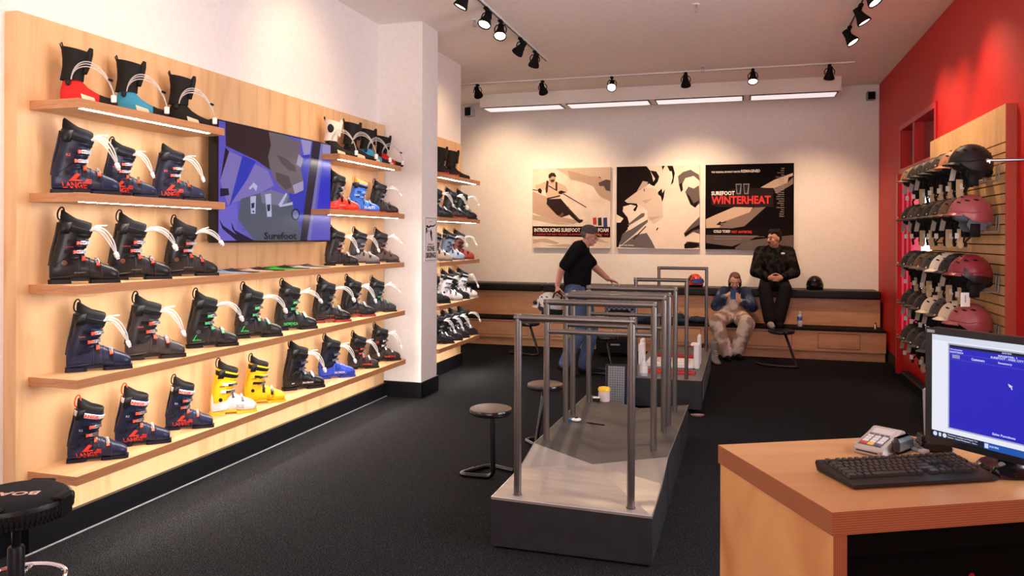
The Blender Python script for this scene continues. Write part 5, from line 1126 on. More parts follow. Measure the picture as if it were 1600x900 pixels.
def h_shell():
    mb = MB(); n = 36; rings = []
    for i in range(11):
        k = i/10; rings.append([h_pt(2*PI*j/n, PI/2*.985*(1-k)+rim(2*PI*j/n)*k) for j in range(n)])
    inner = [[h_pt(2*PI*j/n, rim(2*PI*j/n), -.012) for j in range(n)], [h_pt(2*PI*j/n, rim(2*PI*j/n)+.5, -.014) for j in range(n)]]
    mb.loft(rings+inner, cap=False, cap0=True)
    # brim
    seg = [math.radians(a) for a in range(-58, 59, 8)]
    lo_, hi_ = [], []
    for a in seg:
        e = .030*max(0, math.cos(a*1.5))+.002; p = h_pt(a, rim(a)+.06); q = h_pt(a, rim(a)-.01, e); lo_.append(p); hi_.append((q[0]+e*.2, q[1], q[2]-.008))
    mb.loft([lo_, hi_, [(x-.002, y, z_-.006) for x, y, z_ in hi_], [h_pt(a, rim(a)-.06, -.004) for a in seg]], cap=False, closed=False)
    # raised side ridge
    for sg in (-1, 1): mb.tube([h_pt(sg*math.radians(a), math.radians(e), .001) for a, e in ((28, 12), (50, 10), (80, 6), (110, 10), (140, 22), (165, 32))], .005, 6)
    return mb
def h_lower():
    mb = MB(); n = 36; r = []
    for k in (0, .5, 1):
        r.append([h_pt(math.radians(60)+math.radians(240)*j/n, (rim(math.radians(60)+math.radians(240)*j/n)+.42*(1-k)), .0025) for j in range(n+1)])
    mb.loft(r, cap=False, closed=False); return mb
def h_vents(mb):
    for az, el, l in ((-32, 38, .020), (-62, 44, .020), (-95, 46, .020), (-128, 40, .018), (32, 38, .02), (62, 44, .02), (95, 46, .02), (-20, 62, .018), (20, 62, .018), (180, 55, .02), (-75, 66, .016), (-150, 14, .016)):
        a, e = math.radians(az), math.radians(el); P = Vector(h_pt(a, e, .0006)); Pn = Vector(h_pt(a, e, .01)); nr = (Pn-P).normalized(); d = (Vector(h_pt(a+.1, e-.02, .0006))-P).normalized(); sd = nr.cross(d)
        ring = [P+d*l*math.cos(2*PI*k/12)*(1 if math.cos(2*PI*k/12) > 0 else .8)+sd*.0062*math.sin(2*PI*k/12)-nr*(.0035*math.cos(2*PI*k/12)**2) for k in range(12)]
        mb.loft([[p-nr*.004 for p in ring], [p+nr*.0022 for p in ring]], mi=1)
    return mb
def h_pads():
    mb = MB()
    for sg in (-1, 1):
        mb.prism([(.035, -.02), (.05, -.075), (.02, -.115), (-.03, -.12), (-.075, -.085), (-.085, -.03), (-.02, .01)], 0, .016, T=lambda p: (p[0], sg*(.088-p[2]+p[1]*.12), p[1]))
    mb.ell((-.10, 0, -.055), (.04, .07, .035)); mb.ell((0, 0, -.005), (.120, .092, .05)); return mb
def h_straps():
    mb = MB()
    for sg in (-1, 1): mb.tube([(.01, sg*.078, -.10), (.02, sg*.05, -.155), (.035, sg*.02, -.185), (.03, 0, -.205+.01*sg)], .006, 6)
    mb.box((.022, -.012, -.225), (.038, .012, -.195), bev=.003)
    for sg in (-1, 1): mb.box((-.035, sg*.080-.006, -.155), (.03, sg*.080+.006, -.06), bev=.004)
    return mb
def card(x0, x1, z0, z1, y, T=None, lean=0): return MB().box((x0, y, z0), (x1, y+.0015, z1), T=T or (lambda p: (p[0]+lean*(z1-p[2]), p[1], p[2])))
def helmet(x, y, z, rz, label, col, col2=None, low=None, vents=True, tags=0, rough=.5, pads=(20, 20, 22), group='ski helmets on the slatwall', label_c=(225, 215, 200)):
    t = thing('ski_helmet', label, 'helmet', (x, y, z), rz, group)
    def put(n_, key, fn, m_, sm=True, par=t): return link(n_, shared((key, m_.name), lambda: fn().build(n_, m_, sm, 45 if sm else None)), par)
    link('shell', shared(('hshell', pm(col, rough).name), lambda: h_vents(h_shell()).build('shell', [pm(col, rough), pm((14, 12, 12), .7)], True, 45)), t)
    if low: put('lower_shell', 'hlow', h_lower, pm(low, rough))
    put('ear_pads', 'hpads', h_pads, pm(pads, .85, 'lining')); put('chin_strap', 'hstrap', h_straps, pm((16, 16, 17), .7, 'webbing'))
    put('front_badge', 'hbadge', lambda: MB().box((-.016, -.001, -.006), (.016, .0015, .006), T=lambda p: (.150-abs(p[0])*.25+.006-p[2]*.35, p[0]-.045, .030+p[2])), pm(label_c, .5))
    # cards hanging under the brim, turned to the aisle
    if tags is not None:
        if tags % 2 == 0: put('hang_card', 'hc1', lambda: MB().box((.065, -.085, -.105), (.100, -.0835, .0), T=lambda p: (p[0]-p[2]*.18, p[1], p[2])), pm((176, 168, 160), .6))
        c = put('price_tag', 'hc2%d' % (tags % 3), lambda: card(.06-.02*(tags % 3), .088-.02*(tags % 3), -.165, -.125, -.088), M['paper'])
        put('price_tag_print', 'hc3%d' % (tags % 3), lambda: card(.067-.02*(tags % 3), .081-.02*(tags % 3), -.153, -.137, -.0895), M['matt_black'], par=c)
        if tags > 0:
            d = put('swing_tag', 'hc4%d' % (tags % 3), lambda: MB().prism([(-.022, .03), (.022, .03), (.022, -.085), (.015, -.105), (0, -.114), (-.015, -.105), (-.022, -.085)], 0, .0015, T=lambda p: (.01+.02*(tags % 3)+p[0], -.094+p[2], -.125+p[1])), M['kraft'])
            put('swing_tag_spot', 'hc5%d' % (tags % 3), lambda: MB().prism([(.0195*math.cos(a*PI/8), -.090+.0195*math.sin(a*PI/8)) for a in range(16)], 0, .001, T=lambda p: (.01+.02*(tags % 3)+p[0], -.0952+p[2], -.125+p[1])), M['yellow_paper'], par=d)
    return t
SPC = .293
def hy(i): return 6.19+SPC*i
BL_, DG, BR, RO = (44, 38, 36), (62, 58, 58), (96, 66, 46), (160, 82, 84)
rows = [(2.125, [((40, 34, 32), None, 'large matt black helmet, nearest on the top row', 2), ((206, 140, 100), None, 'tan helmet behind the nearest black one on the top row', 1), ((74, 62, 54), None, 'brown-black helmet, third along the top row', 1), ((62, 58, 56), None, 'charcoal helmet, fourth along the top row', 1), ((54, 50, 50), None, 'dark helmet, fifth along the top row', 2), ((60, 54, 52), None, 'dark helmet, last but one on the top row', 0), ((130, 100, 76), None, 'olive-brown helmet at the far end of the top row', 0)]),
        (1.765, [(RO, None, 'dusty rose helmet, nearest on the second row', 1), ((104, 72, 54), None, 'bronze helmet behind the rose one on the second row', 2), ((78, 68, 66), None, 'grey-brown helmet, third along the second row', 0), (BL_, None, 'black helmet, fourth along the second row', 1), ((58, 48, 44), None, 'dark brown helmet, fifth along the second row', 2), (DG, None, 'dark grey helmet, last but one on the second row', 0), (BL_, None, 'black helmet at the far end of the second row', 0)]),
        (1.34, [((128, 40, 50), (48, 40, 38), 'maroon helmet with dark lower half, nearest on the third row', 1), ((50, 44, 44), None, 'dark helmet behind the maroon one on the third row', 2), ((232, 222, 206), None, 'white helmet, third along the third row', 1), ((66, 64, 66), None, 'slate helmet just beyond the white one on the third row', 2), (BR, None, 'brown helmet on the third row', 1), (DG, None, 'dark grey helmet, last but one on the third row', 1), (BL_, None, 'black helmet at the far end of the third row', 0)]),
        (.99, [((152, 72, 74), None, 'dusty rose helmet just above the monitor, nearest on the fourth row', None), ((228, 212, 186), None, 'cream helmet behind the rose one on the fourth row', None), ((82, 74, 72), None, 'grey helmet beyond the nearer cream one on the fourth row', None), ((230, 214, 188), None, 'cream helmet in the middle of the fourth row', 0), ((54, 48, 46), None, 'dark helmet just beyond the farther cream one on the fourth row', 0), ((56, 50, 48), None, 'black-brown helmet, last but one on the fourth row', 0), (BL_, None, 'black helmet at the far end of the fourth row', 0)]),
        (.665, [None, None, None, ((60, 56, 58), None, 'dark grey helmet partly behind the monitor edge on the lowest row', 1), ((50, 50, 54), None, 'blue-black helmet, third from the far end of the lowest row', 1), ((58, 54, 54), None, 'charcoal helmet, last but one on the lowest row', 0), (BL_, None, 'black helmet at the far end of the lowest row', 0)])]
random.seed(3)
for z, hs in rows:
    for i, h in enumerate(hs):
        if not h: continue
        c, low, la, tg = h
        helmet(1.552, hy(i), z, PI+random.uniform(-.10, .16), la, c, None, low, tags=tg, rough=.32 if i == 0 and z != 2.125 else .5, pads=(96, 104, 116) if (i == 0 and 1.7 < z < 1.8) else (20, 20, 22))
        hk = thing('helmet_hook', 'wire hook under the '+la.split(',')[0]+(', '+la.split(',')[1].strip() if ',' in la else ''), 'hook', (SX, hy(i), z-.06), 0, 'helmet hooks')
        link('hook_wire', shared('hook', lambda: MB().tube(rnd([(0, .03, .06), (-.01, .03, .055), (-.015, .03, -.055), (-.12, .03, -.06), (-.12, -.03, -.06), (-.015, -.03, -.055), (-.01, -.03, .055), (0, -.03, .06)], .015), .005, 6).build('hook_wire', M['grey'], True)), hk)
t = thing('wall_rod', 'bare metal rod sticking out from the red wall beside the nearest black helmet', 'display arm', (XR, 5.62, 2.105))
obj('arm_tube', MB().tube([(0, 0, 0), (-.285, 0, 0)], .010, 12), mat('worn_steel', (.22, .21, .22), .35, 1), t, True); obj('arm_tip', MB().cyl((-.285, 0, 0), (-.30, 0, -.004), .013).cyl((-.28, 0, -.008), (-.285, -.004, -.022), .006), 'chrome', t, True); obj('wall_plate', MB().box((-.006, -.03, -.04), (0, .03, .04)), 'chrome', t)
t = thing('price_card', 'white card standing on the rose helmet just above the monitor', 'card', (1.50, 6.10, 1.12), PI+.4)
obj('card_sheet', MB().box((-.035, 0, 0), (.035, .002, .10)), 'paper', t); obj('card_print', MB().box((-.004, .002, .03), (.004, .0028, .08)), 'grey', t)

# helmets and small things on the bench
def lone(x, y, z, rz, label, col, goggle, blotch):
    t = helmet(x, y, z, rz, label, col, tags=None, rough=.3, group=None)
    obj('goggle_frame', MB().tube([h_pt(math.radians(a), math.radians(16), .012) for a in range(-50, 51, 10)], [.010]+[.022]*9+[.010], 8), pm((18, 18, 20), .4), t, True)
    obj('goggle_lens', MB().loft([[h_pt(math.radians(a), math.radians(e), .033) for a in range(-38, 39, 8)] for e in (6, 12, 20, 27)], cap=False, closed=False), pm(goggle, .08), t, True)
    obj('shell_graphic', MB().loft([[h_pt(math.radians(a), math.radians(e), .002) for a in range(-110, -59, 8)] for e in (18, 30, 44, 58)], cap=False, closed=False), pm(blotch, .3), t, True)
    return t
lone(-.66, 11.40, .93, -1.2, 'orange-red and black ski helmet with blue lens on the bench cushion, behind the rails', (214, 60, 30), (40, 70, 150), (24, 22, 22))
lone(.955, 11.40, .93, -1.75, 'black ski helmet with goggles on the bench cushion right of the seated man', (22, 20, 22), (30, 24, 30), (130, 26, 34))
t = thing('water_bottle', 'clear plastic water bottle with blue label on the black bench step', 'bottle', (.735, 11.0, .411))
obj('bottle_body', MB().lathe([(0, 0), (.030, 0), (.032, .01), (.032, .07), (.030, .075), (.032, .08), (.032, .135), (.026, .155), (.013, .175), (.013, .185), (0, .185)], 20), clear, t, True); obj('bottle_label', MB().lathe([(.0328, .085), (.0328, .13)], 20), mat('blue_label', s((70, 120, 190)), .5), t, True); obj('bottle_cap', MB().cyl((0, 0, .183), (0, 0, .20), .014), 'white', t, True)
mb = MB(); random.seed(5)
for i in range(26):
    x = random.uniform(-.40, .36); mb.ell((x, random.uniform(-.10, .10), .03+.05*random.random()*(1-abs(x)/.45)), (random.uniform(.06, .14), random.uniform(.05, .09), random.uniform(.03, .06)))
me = remesh(mb, 'clothes_pile', noisy('navy_cloth', (.012, .016, .03), (.035, .05, .09), 9, .9), .014, 2)
o = link('clothes_pile', me, None, (-.93, 10.98, .412)); tag(o, 'crumpled dark blue clothes heaped on the bench step behind the platform rails', 'clothes')
t = thing('tan_strap', 'tan and cream cloth straps lying on the heap of blue clothes', 'strap', (-.78, 10.92, .50)); obj('strap_band', MB().tube([(-.1, 0, .12), (-.04, -.03, .08), (.02, -.05, .02), (.09, -.04, .0)], .012, 6).tube([(-.07, 0, .05), (-.01, -.04, .06), (.07, -.05, -.01)], .010, 6), mat('tan_cloth', s((170, 132, 96)), .8), t, True)
t = thing('backpack', 'dark plaid backpack on the bench behind the third rail', 'backpack', (-1.68, 11.0, .412), .15)
pk = mat('plaid', (.05, .05, .08), .8); nt, N, L, b = nodes(pk); ck = N.new('ShaderNodeTexChecker'); ck.inputs['Scale'].default_value = 28; L.new(coords(nt, (1, 1, 1)), ck.inputs['Vector']); ck.inputs[1].default_value = (.02, .02, .04, 1); ck.inputs[2].default_value = (.20, .22, .34, 1); L.new(ck.outputs[0], b.inputs['Base Color'])
obj('bag_body', MB().box((-.22, -.10, 0), (.20, .12, .30), bev=.05), pk, t, True); obj('front_pocket', MB().box((-.16, -.15, .02), (.14, -.09, .16), bev=.03), 'matt_black', t, True); obj('bag_handle', MB().tube([(-.04, 0, .30), (-.03, 0, .335), (.03, 0, .335), (.04, 0, .30)], .008, 6), 'matt_black', t, True)
# soft black gear bag on the floor behind the far platform, and boots beside it
t = thing('gear_bag', 'black bag with a white tag on the floor between the rails and the bench', 'bag', (-1.62, 10.35, 0), .1)
obj('bag_body', MB().box((-.28, -.16, 0), (.26, .16, .26), bev=.06), 'matt_black', t, True); obj('bag_tag', MB().box((-.08, -.168, .16), (.04, -.16, .18)), 'grey', t); obj('bag_strap', MB().tube([(-.2, 0, .25), (-.1, -.05, .31), (.1, -.05, .31), (.2, 0, .25)], .010, 6), 'matt_black', t, True)
def shoe(x, y, rz, label, col, lace, h=.20):
    t = thing('winter_boot', label, 'boot', (x, y, 0), rz, 'winter boots on the floor')
    mb = MB(); mb.loft([[(q[0], p[1], max(.012, p[2])) for p in l_ring((q[0], .012, q[2]*.95, q[3]*1.12))] for q in LF+LT[1:]]); mb.loft([[(p[0]*.98, p[1]*1.1, p[2]) for p in c_ring((z_, .055, .062, .048))] for z_ in (.06, .12, .17, .19, h)])
    me = remesh(mb, 'boot_upper', pm(col, .8, 'suede'), .006, 2); link('boot_upper', me, t)
    obj('boot_sole', MB().loft([[(p[0], p[1]*1.2, p[2]) for p in l_ring((q[0], 0, .026, q[3]))] for q in LF[1:]+LT[1:-1]]), pm((40, 24, 20), .7), t, True)
    obj('boot_laces', MB().tube([(.115+.012*i, -.022+.044*(i % 2), .17-.011*i) for i in range(7)], .004, 5), pm(lace, .7), t, True)
shoe(-.37, 10.20, -1.25, 'grey laced winter boot on the floor beside the far platform', (130, 122, 120), (210, 205, 200), .27); shoe(-.50, 10.45, -1.3, 'dark brown winter boot tucked behind the grey one', (60, 44, 36), (150, 140, 130))
t = thing('white_tray', 'pale flat tray on the floor by the rear corner of the near platform', 'tray', on_z(1090, 650, 0), .3)
obj('tray_body', MB().lathe([(0, .006), (.06, .006), (.075, .02), (.078, .02), (.062, 0), (0, 0)], 24, T=lambda p: (p[0]*.8, p[1]*.55, p[2]*.6)), mat('tan_tray', s((160, 130, 110)), .5), t, True)
t = thing('small_bottle', 'tiny silver bottle standing at the right end of the bench step', 'bottle', (1.66, 10.98, .411)); obj('bottle_body', MB().lathe([(0, 0), (.018, 0), (.018, .05), (.009, .07), (0, .07)], 12), 'steel', t, True); obj('bottle_cap', MB().cyl((0, 0, .07), (0, 0, .085), .008), 'matt_black', t, True)

# ================================================================== PEOPLE
def cap(mb, p0, p1, r0, r1, seg=12, T=None):
    p0, p1 = Vector(p0), Vector(p1); mb.tube([p0, p1], [r0, r1], seg); mb.ell(p0, (r0,)*3, seg, 8); mb.ell(p1, (r1,)*3, seg, 8)
def chain(mb, pts, rs):
    for a, b_, r0, r1 in zip(pts, pts[1:], rs, rs[1:]): cap(mb, a, b_, r0, r1)
def head_parts(mb, c, yaw, pitch, k=1.0):
    """adds skull, jaw, nose, ears to mb; returns T(local)->point; local +x is where the face looks"""
    Rm = Matrix.Rotation(yaw, 3, 'Z') @ Matrix.Rotation(pitch, 3, 'Y'); c = Vector(c)
    T = lambda p: tuple(c+Rm @ (Vector(p)*k))
    mb.ell((-.008, 0, .028), (.094, .076, .088), 20, 14, T=T); mb.ell((.026, 0, -.045), (.058, .054, .062), 16, 10, T=T); mb.ell((.05, 0, -.088), (.026, .026, .020), 12, 8, T=T)
    mb.ell((.078, 0, .034), (.014, .045, .014), 12, 6, T=T)
    mb.tube([T((.084, 0, .018)), T((.098, 0, -.008)), T((.105, 0, -.024))], [.007*k, .011*k, .014*k], 8); mb.ell((.098, 0, -.027), (.013, .017, .010), 10, 6, T=T)
    for sg in (-1, 1): mb.ell((-.004, sg*.078, -.004), (.018, .009, .030), 10, 8, T=T); mb.ell((.062, sg*.04, -.02), (.02, .02, .022), 10, 6, T=T)
    return T
def face_parts(T, par, brow=(30, 22, 18), lip=(150, 84, 72), eye=True, k=1):
    for sg in (-1, 1):
        if eye:
            e = obj('eye', MB().ell((.080, sg*.031, .010), (.009, .011, .005), 12, 8, T=T), mat('eye_white', s((225, 220, 214)), .2), par, True); obj('iris', MB().ell((.0865, sg*.031, .010), (.004, .0055, .0048), 10, 6, T=T), mat('iris_dark', (.02, .012, .008), .2), e, True)
        obj('eyebrow', MB().tube([T((.090, sg*.016, .032)), T((.090, sg*.034, .037)), T((.078, sg*.052, .031))], [.003, .004, .002], 6), pm(brow, .8, 'hair'), par, True)
    obj('lips', MB().ell((.088, 0, -.056), (.008, .021, .007), 12, 6, T=T), pm(lip, .5, 'lip'), par, True)
def hand(mb, wrist, d, palmn, curl=.5, k=1.0, side=1):
    """palm, four fingers and a thumb; d runs from wrist to knuckles, palmn out of the palm"""
    wv_, d, nrm = Vector(wrist), Vector(d).normalized(), Vector(palmn); nrm = (nrm-d*nrm.dot(d)).normalized(); sd = d.cross(nrm)*side
    for q in (-.026, -.009, .009, .026): cap(mb, wv_+sd*q*.7*k, wv_+d*.085*k+sd*q*k, .014*k, .0115*k, 8)
    for q, l in zip((-.030, -.010, .010, .029), (.062, .078, .083, .072)):
        p = wv_+d*.088*k+sd*q*k; a = 0
        for j, f_ in enumerate((.45, .32, .23)):
            a += curl*(.5 if j == 0 else 1.0); v = (d*math.cos(a)+nrm*math.sin(a)).normalized(); p2 = p+v*l*f_*k; cap(mb, p, p2, (.0095-.001*j)*k, (.0088-.001*j)*k, 8); p = p2
    p = wv_+d*.022*k+sd*.026*k
    for j, (l, mix) in enumerate(((.035, .9), (.030, .55), (.024, .3))):
        v = (d*(1-mix*.5)+sd*mix*.8+nrm*(.35+.3*j)).normalized(); p2 = p+v*l*k; cap(mb, p, p2, (.012-.0012*j)*k, (.011-.0014*j)*k, 8); p = p2
def finish(root, nm, mb, m_, vox, sm=3, off=(0, 0, 0), par=None):
    shift(mb, off); return link(nm, remesh(mb, nm, m_, vox, sm), par or root)
skin1 = mat('skin_a', s((190, 138, 112)), .55); skin2 = mat('skin_b', s((206, 160, 138)), .55); skin3 = mat('skin_c', s((196, 140, 118)), .55)

# ---- man seated on the bench cushion, hands clasped, looking to the left of the picture
R0 = (.42, 11.2, .0)
man = thing('person', 'seated man in dark camouflage jacket with clasped hands, on the bench cushion', 'person', R0)
hipL, hipR = Vector((.33, 11.33, .985)), Vector((.51, 11.33, .985)); knL, knR = Vector((.285, 10.90, .915)), Vector((.545, 10.90, .915)); anL, anR = Vector((.345, 10.70, .50)), Vector((.455, 10.76, .50))
shL, shR = Vector((.235, 11.27, 1.40)), Vector((.605, 11.27, 1.40)); elL, elR = Vector((.165, 11.12, 1.13)), Vector((.675, 11.12, 1.13)); wrL, wrR = Vector((.335, 10.93, 1.065)), Vector((.505, 10.93, 1.065))
mb = MB(); hc = (.41, 11.19, 1.585)
T = head_parts(mb, hc, PI+.75, .05, 1.0)
chain(mb, [(.42, 11.33, 1.0), (.42, 11.31, 1.2), (.42, 11.28, 1.36), (.42, 11.26, 1.42)], [.13, .125, .13, .07]); cap(mb, (.42, 11.25, 1.42), (.415, 11.21, 1.53), .056, .055)
for h_, k_, a_ in ((hipL, knL, anL), (hipR, knR, anR)): chain(mb, [h_, k_, a_], [.075, .052, .038])
for s_, e_, w2 in ((shL, elL, wrL), (shR, elR, wrR)): chain(mb, [s_, e_, w2], [.05, .036, .026])
hand(mb, wrL, (.75, -.35, -.12), (.3, .9, -.1), .45, .95, 1); hand(mb, wrR, (-.75, -.45, -.10), (-.3, .9, 0), .5, .95, -1)
body = finish(man, 'body', mb, skin1, .0055, 2, R0)
TL = lambda p: tuple(Vector(T(p))-Vector(R0)); face_parts(TL, body)
hb = MB(); hb.ell((-.030, 0, .055), (.092, .084, .083), 16, 12, T=T); hb.ell((.030, .012, .100), (.052, .058, .030), 14, 8, T=T); hb.ell((-.055, 0, .01), (.055, .078, .06), 14, 8, T=T); hb.ell((.066, .028, .082), (.018, .022, .016), 8, 6, T=T); hb.ell((.062, -.022, .090), (.018, .024, .014), 8, 6, T=T)
for i in range(14): a = 2*PI*i/14; hb.ell((-.01+.06*math.cos(a), .055*math.sin(a), .105+.012*math.sin(3*a)), (.028, .028, .024), 8, 6, T=T)
finish(man, 'hair', hb, pm((26, 18, 16), .8, 'hair'), .006, 1, R0)
obj('moustache', MB().tube([TL((.082, -.028, -.048)), TL((.097, -.012, -.041)), TL((.100, 0, -.040)), TL((.097, .012, -.041)), TL((.082, .028, -.048))], [.003, .007, .006, .007, .003], 8), pm((26, 18, 16), .8, 'hair'), body, True)
camo = noisy('dark_camouflage', (.006, .0055, .006), (.022, .019, .018), 14, .75, detail=2, lo=.48, hi=.54)
jk = MB(); chain(jk, [(.42, 11.31, .95), (.42, 11.29, 1.10), (.42, 11.28, 1.27), (.42, 11.27, 1.39)], [.175, .178, .172, .12])
for s_, e_, w2 in ((shL, elL, wrL), (shR, elR, wrR)): chain(jk, [(s_.x*.75+.42*.25, s_.y, 1.385), s_, e_, e_.lerp(w2, .5), w2.lerp(e_, .12)], [.11, .088, .078, .066, .048])
chain(jk, [(.33, 11.30, 1.45), (.42, 11.35, 1.475), (.51, 11.30, 1.45)], [.045, .055, .045])
jo = finish(man, 'jacket', jk, camo, .009, 4, R0)
obj('jacket_zip', MB().tube([(0, -.105, .02+1.38), (0, -.118, 1.25), (0, -.105, 1.12)], .006, 6), 'matt_black', jo, True)
obj('chest_badge', MB().ell((.105, -.075, 1.385), (.028, .012, .016)), pm((200, 200, 204), .6), jo, True)
tr = MB()
for h_, k_, a_ in ((hipL, knL, anL), (hipR, knR, anR)): chain(tr, [h_+Vector((0, .02, .0)), k_, k_.lerp(a_, .5), a_+Vector((0, 0, .02))], [.105, .088, .090, .084])
chain(tr, [(.36, 11.34, 1.0), (.48, 11.34, 1.0)], [.12, .12]); finish(man, 'trousers', tr, mat('black_trousers', (.012, .011, .013), .7), .009, 4, R0)
sh = MB(); chain(sh, [(.345, 10.74, .455), (.352, 10.62, .458), (.37, 10.53, .452)], [.042, .046, .034]); fs = finish(man, 'shoe', sh, mat('pale_shoe', s((170, 158, 150)), .7), .006, 2, R0); fs['label'] = 'pale sock-like shoe'
sh = MB(); chain(sh, [(.455, 10.82, .452), (.46, 10.70, .455), (.47, 10.58, .452)], [.040, .044, .034]); finish(man, 'shoe', sh, M['matt_black'], .006, 2, R0)

# ---- young person sitting on the step with a phone
R0 = (-.12, 10.9, 0)
kid = thing('person', 'young person in blue jacket and pale camouflage bib trousers, looking down at a phone', 'person', R0)
hipL, hipR = Vector((-.21, 10.95, .52)), Vector((-.04, 10.95, .52)); knL, knR = Vector((-.335, 10.55, .475)), Vector((.055, 10.55, .465)); anL, anR = Vector((-.20, 10.44, .085)), Vector((-.075, 10.55, .10))
shL, shR = Vector((-.245, 11.06, .845)), Vector((.03, 11.06, .845)); elL, elR = Vector((-.355, 10.97, .66)), Vector((.125, 10.97, .655)); wrL, wrR = Vector((-.215, 10.83, .815)), Vector((-.02, 10.84, .745))
mb = MB(); hc = (-.105, 11.0, 1.0)
T = head_parts(mb, hc, -PI/2, .50, .90)
chain(mb, [(-.12, 10.98, .54), (-.12, 11.04, .68), (-.11, 11.07, .82)], [.10, .10, .08]); cap(mb, (-.11, 11.07, .84), (-.108, 11.04, .94), .046, .045)
for h_, k_, a_ in ((hipL, knL, anL), (hipR, knR, anR)): chain(mb, [h_, k_, a_], [.065, .045, .034])
for s_, e_, w2 in ((shL, elL, wrL), (shR, elR, wrR)): chain(mb, [s_, e_, w2], [.042, .032, .023])
hand(mb, wrL, (.55, -.4, .35), (.6, .4, -.3), .75, .8, -1); hand(mb, wrR, (-.65, -.3, .45), (-.3, .6, .2), .6, .8, 1)
body = finish(kid, 'body', mb, skin2, .0055, 2, R0)
TL = lambda p: tuple(Vector(T(p))-Vector(R0)); face_parts(TL, body, (90, 60, 44))
hb = MB(); hb.ell((-.034, 0, .05), (.090, .084, .083), 16, 12, T=T); hb.ell((-.055, 0, -.02), (.065, .080, .095), 14, 8, T=T)
for sg in (-1, 1): hb.tube([T((.0, sg*.070, .06)), T((-.03, sg*.082, -.02)), T((-.04, sg*.080, -.09)), T((-.03, sg*.07, -.15))], [.014, .018, .018, .010], 8)
hb.ell((.012, .02, .098), (.050, .052, .026), 12, 8, T=T)
finish(kid, 'hair', hb, pm((98, 66, 50), .7, 'hair'), .006, 1, R0)
bj = noisy('blue_dyed_fleece', (.012, .022, .07), (.16, .20, .30), 7, .9, detail=3, lo=.50, hi=.66)
jk = MB(); chain(jk, [(-.12, 10.99, .60), (-.115, 11.04, .72), (-.11, 11.07, .82)], [.13, .135, .12])
for s_, e_, w2 in ((shL, elL, wrL), (shR, elR, wrR)): chain(jk, [s_, e_, e_.lerp(w2, .5), w2.lerp(e_, .15)], [.085, .075, .064, .044])
chain(jk, [(-.16, 11.04, .885), (-.11, 11.02, .89), (-.06, 11.04, .885)], [.04, .042, .04]); finish(kid, 'fleece_jacket', jk, bj, .008, 4, R0)
cm = noisy('pale_camouflage', s((150, 124, 112)), s((214, 198, 186)), 7, .8, detail=2, lo=.44, hi=.56)
tr = MB()
for h_, k_, a_ in ((hipL, knL, anL), (hipR, knR, anR)): chain(tr, [h_, h_.lerp(k_, .6), k_, k_.lerp(a_, .5), a_+Vector((0, 0, .02))], [.115, .112, .105, .095, .088])
chain(tr, [(-.18, 10.96, .56), (-.07, 10.96, .56)], [.13, .13]); chain(tr, [(-.12, 10.95, .62), (-.115, 10.955, .74)], [.118, .095]); tr.box((-.19, 10.86, .70), (-.03, 10.93, .85)); bb = finish(kid, 'bib_trousers', tr, cm, .009, 4, R0)
for x in (-.175, -.045): obj('brace', MB().tube([(x-R0[0], -.05, .84), (x-R0[0]-.01*(1 if x < -.1 else -1), .03, .90), (x-R0[0], .12, .96)], .010, 6), 'matt_black', bb, True)
for a_, dx in ((anL, .02), (anR, .03)):
    sh = MB(); chain(sh, [a_+Vector((0, .02, -.045)), a_+Vector((dx, -.08, -.052)), a_+Vector((dx*1.6, -.15, -.055))], [.038, .036, .026]); finish(kid, 'sock', sh, M['matt_black'], .006, 2, R0)
t = thing('mobile_phone', 'blue-cased phone held in both hands by the young seated person', 'phone', (-.125, 10.772, .835), .1)
TP = lambda p: (p[0], p[1]-p[2]*.5, p[2]); obj('phone_body', MB().box((-.036, -.005, -.07), (.036, .004, .07), T=TP, bev=.003), mat('phone_blue', s((70, 110, 170)), .3), t); obj('phone_screen', MB().box((-.032, .004, -.064), (.032, .005, .064), T=TP), 'gloss_black', t)

# ---- man walking across behind the rails
Y = 8.75
P = lambda u, v, y=Y: Vector(on_y(u, v, y))
gx = P(903, 500)[0]; R0 = (gx, Y, 0)
wm = thing('person', 'man in black polo shirt, jeans and grey cap striding right behind the rails', 'person', R0)
hd = P(921, 369); nk = P(911, 385); ch = P(903, 408); pv = P(902, 455); k1, a1 = Vector((gx+.14, Y+.10, .50)), Vector((gx+.05, Y+.12, .09)); k2, a2 = Vector((gx+.03, Y-.08, .50)), Vector((gx-.13, Y-.10, .13))
hp1 = pv+Vector((.02, .09, .0)); hp2 = pv+Vector((-.02, -.09, 0))
s1 = P(900, 392, Y-.19); e1 = P(877, 422, Y-.22); w1 = P(871, 446, Y-.18); s2 = P(906, 392, Y+.18); e2 = P(932, 420, Y+.20); w2 = P(950, 436, Y+.10)
mb = MB(); T = head_parts(mb, hd, -.12, .22, 1.0)
chain(mb, [pv, P(902, 430), ch, nk], [.13, .135, .14, .07]); cap(mb, nk, hd-Vector((.03, 0, .07)), .058, .056)
chain(mb, [hp1, k1, a1], [.09, .06, .042]); chain(mb, [hp2, k2, a2], [.09, .06, .042]); chain(mb, [s1, e1, w1], [.055, .043, .030]); chain(mb, [s2, e2, w2], [.055, .043, .030])
hand(mb, w1, (-.05, .02, -.9), (.6, .5, 0), .9, 1.0, 1); hand(mb, w2, (.8, -.1, -.25), (0, -.3, -.9), .35, 1.0, 1)
body = finish(wm, 'body', mb, skin3, .0055, 2, R0)
TL = lambda p: tuple(Vector(T(p))-Vector(R0)); face_parts(TL, body, (110, 96, 86))
hb = MB(); hb.ell((-.035, 0, .02), (.078, .082, .062), 14, 8, T=T); finish(wm, 'hair', hb, pm((96, 84, 76), .8, 'hair'), .006, 1, R0)
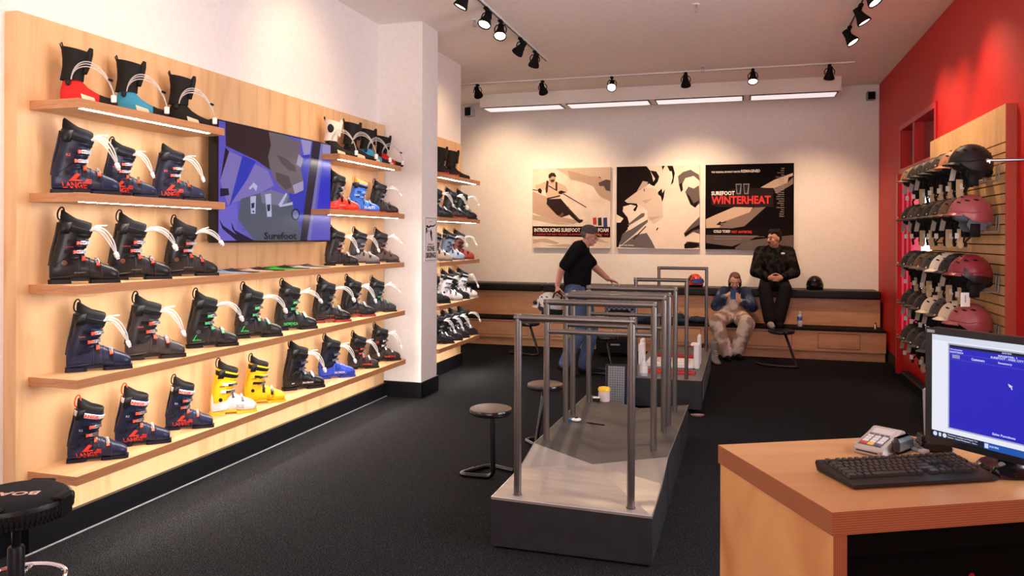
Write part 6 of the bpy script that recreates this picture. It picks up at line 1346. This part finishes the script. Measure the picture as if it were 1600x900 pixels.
cp = MB(); cp.ell((-.010, 0, .062), (.102, .086, .070), 18, 12, T=T); finish(wm, 'cap', cp, pm((84, 78, 78), .8, 'cloth'), .006, 1, R0)
obj('cap_peak', MB().loft([[TL((.06+.085*math.cos(a)*k_, .078*math.sin(a), .058-.03*k_*max(0, math.cos(a)))) for a in [math.radians(q) for q in range(-88, 89, 11)]] for k_ in (.2, .6, 1)]+[[TL((.06+.085*math.cos(a)*k_, .078*math.sin(a), .053-.03*k_*max(0, math.cos(a)))) for a in [math.radians(q) for q in range(-88, 89, 11)]] for k_ in (1, .2)], cap=False, closed=False), pm((176, 92, 40), .7, 'cloth'), wm, True)
sb = MB(); chain(sb, [pv+Vector((0, 0, .02)), P(902, 436), P(903, 412), P(905, 396)], [.155, .165, .168, .13]); chain(sb, [s1.lerp(nk, .4), s1, s1.lerp(e1, .75)], [.10, .085, .070]); chain(sb, [s2.lerp(nk, .4), s2, s2.lerp(e2, .7)], [.10, .085, .070]); cap(sb, nk-Vector((.01, 0, .02)), nk+Vector((0, 0, .01)), .078, .068)
finish(wm, 'polo_shirt', sb, mat('black_polo', (.008, .007, .008), .8), .009, 4, R0)
jn = MB(); chain(jn, [hp1, k1, a1+Vector((0, 0, .02))], [.115, .085, .072]); chain(jn, [hp2, k2, a2+Vector((0, 0, .02))], [.115, .085, .072]); chain(jn, [pv+Vector((0, -.05, .02)), pv+Vector((0, .05, .02))], [.13, .13]); finish(wm, 'jeans', jn, noisy('denim', s((50, 66, 98)), s((74, 92, 128)), 12, .85), .009, 3, R0)
sh = MB(); chain(sh, [a1+Vector((-.03, 0, -.045)), a1+Vector((.10, 0, -.05)), a1+Vector((.19, 0, -.055))], [.045, .042, .032]); finish(wm, 'shoe', sh, M['matt_black'], .006, 2, R0)
sh = MB(); chain(sh, [a2+Vector((-.05, 0, -.02)), a2+Vector((.06, 0, -.09)), a2+Vector((.13, 0, -.125))], [.043, .042, .030]); finish(wm, 'shoe', sh, M['matt_black'], .006, 2, R0)
c = P(858, 480, Y-.2)
t = helmet(c[0], c[1], c[2], PI-.2, 'pale grey and black ski helmet with goggles carried in the walking man\'s hand', (176, 168, 164), tags=None, low=(30, 32, 40), group=None)
t.scale = (1.15, 1.15, 1.15)
obj('goggle_frame', MB().tube([h_pt(math.radians(a), math.radians(16), .012) for a in range(-50, 51, 10)], [.010]+[.022]*9+[.010], 8), pm((18, 18, 20), .4), t, True)
obj('carry_strap', MB().tube([(-.04, .08, .0), (-.08, .05, .14), (-.10, .02, .16), (-.12, -.04, .12), (-.08, -.08, .0)], .008, 6), 'matt_black', t, True)
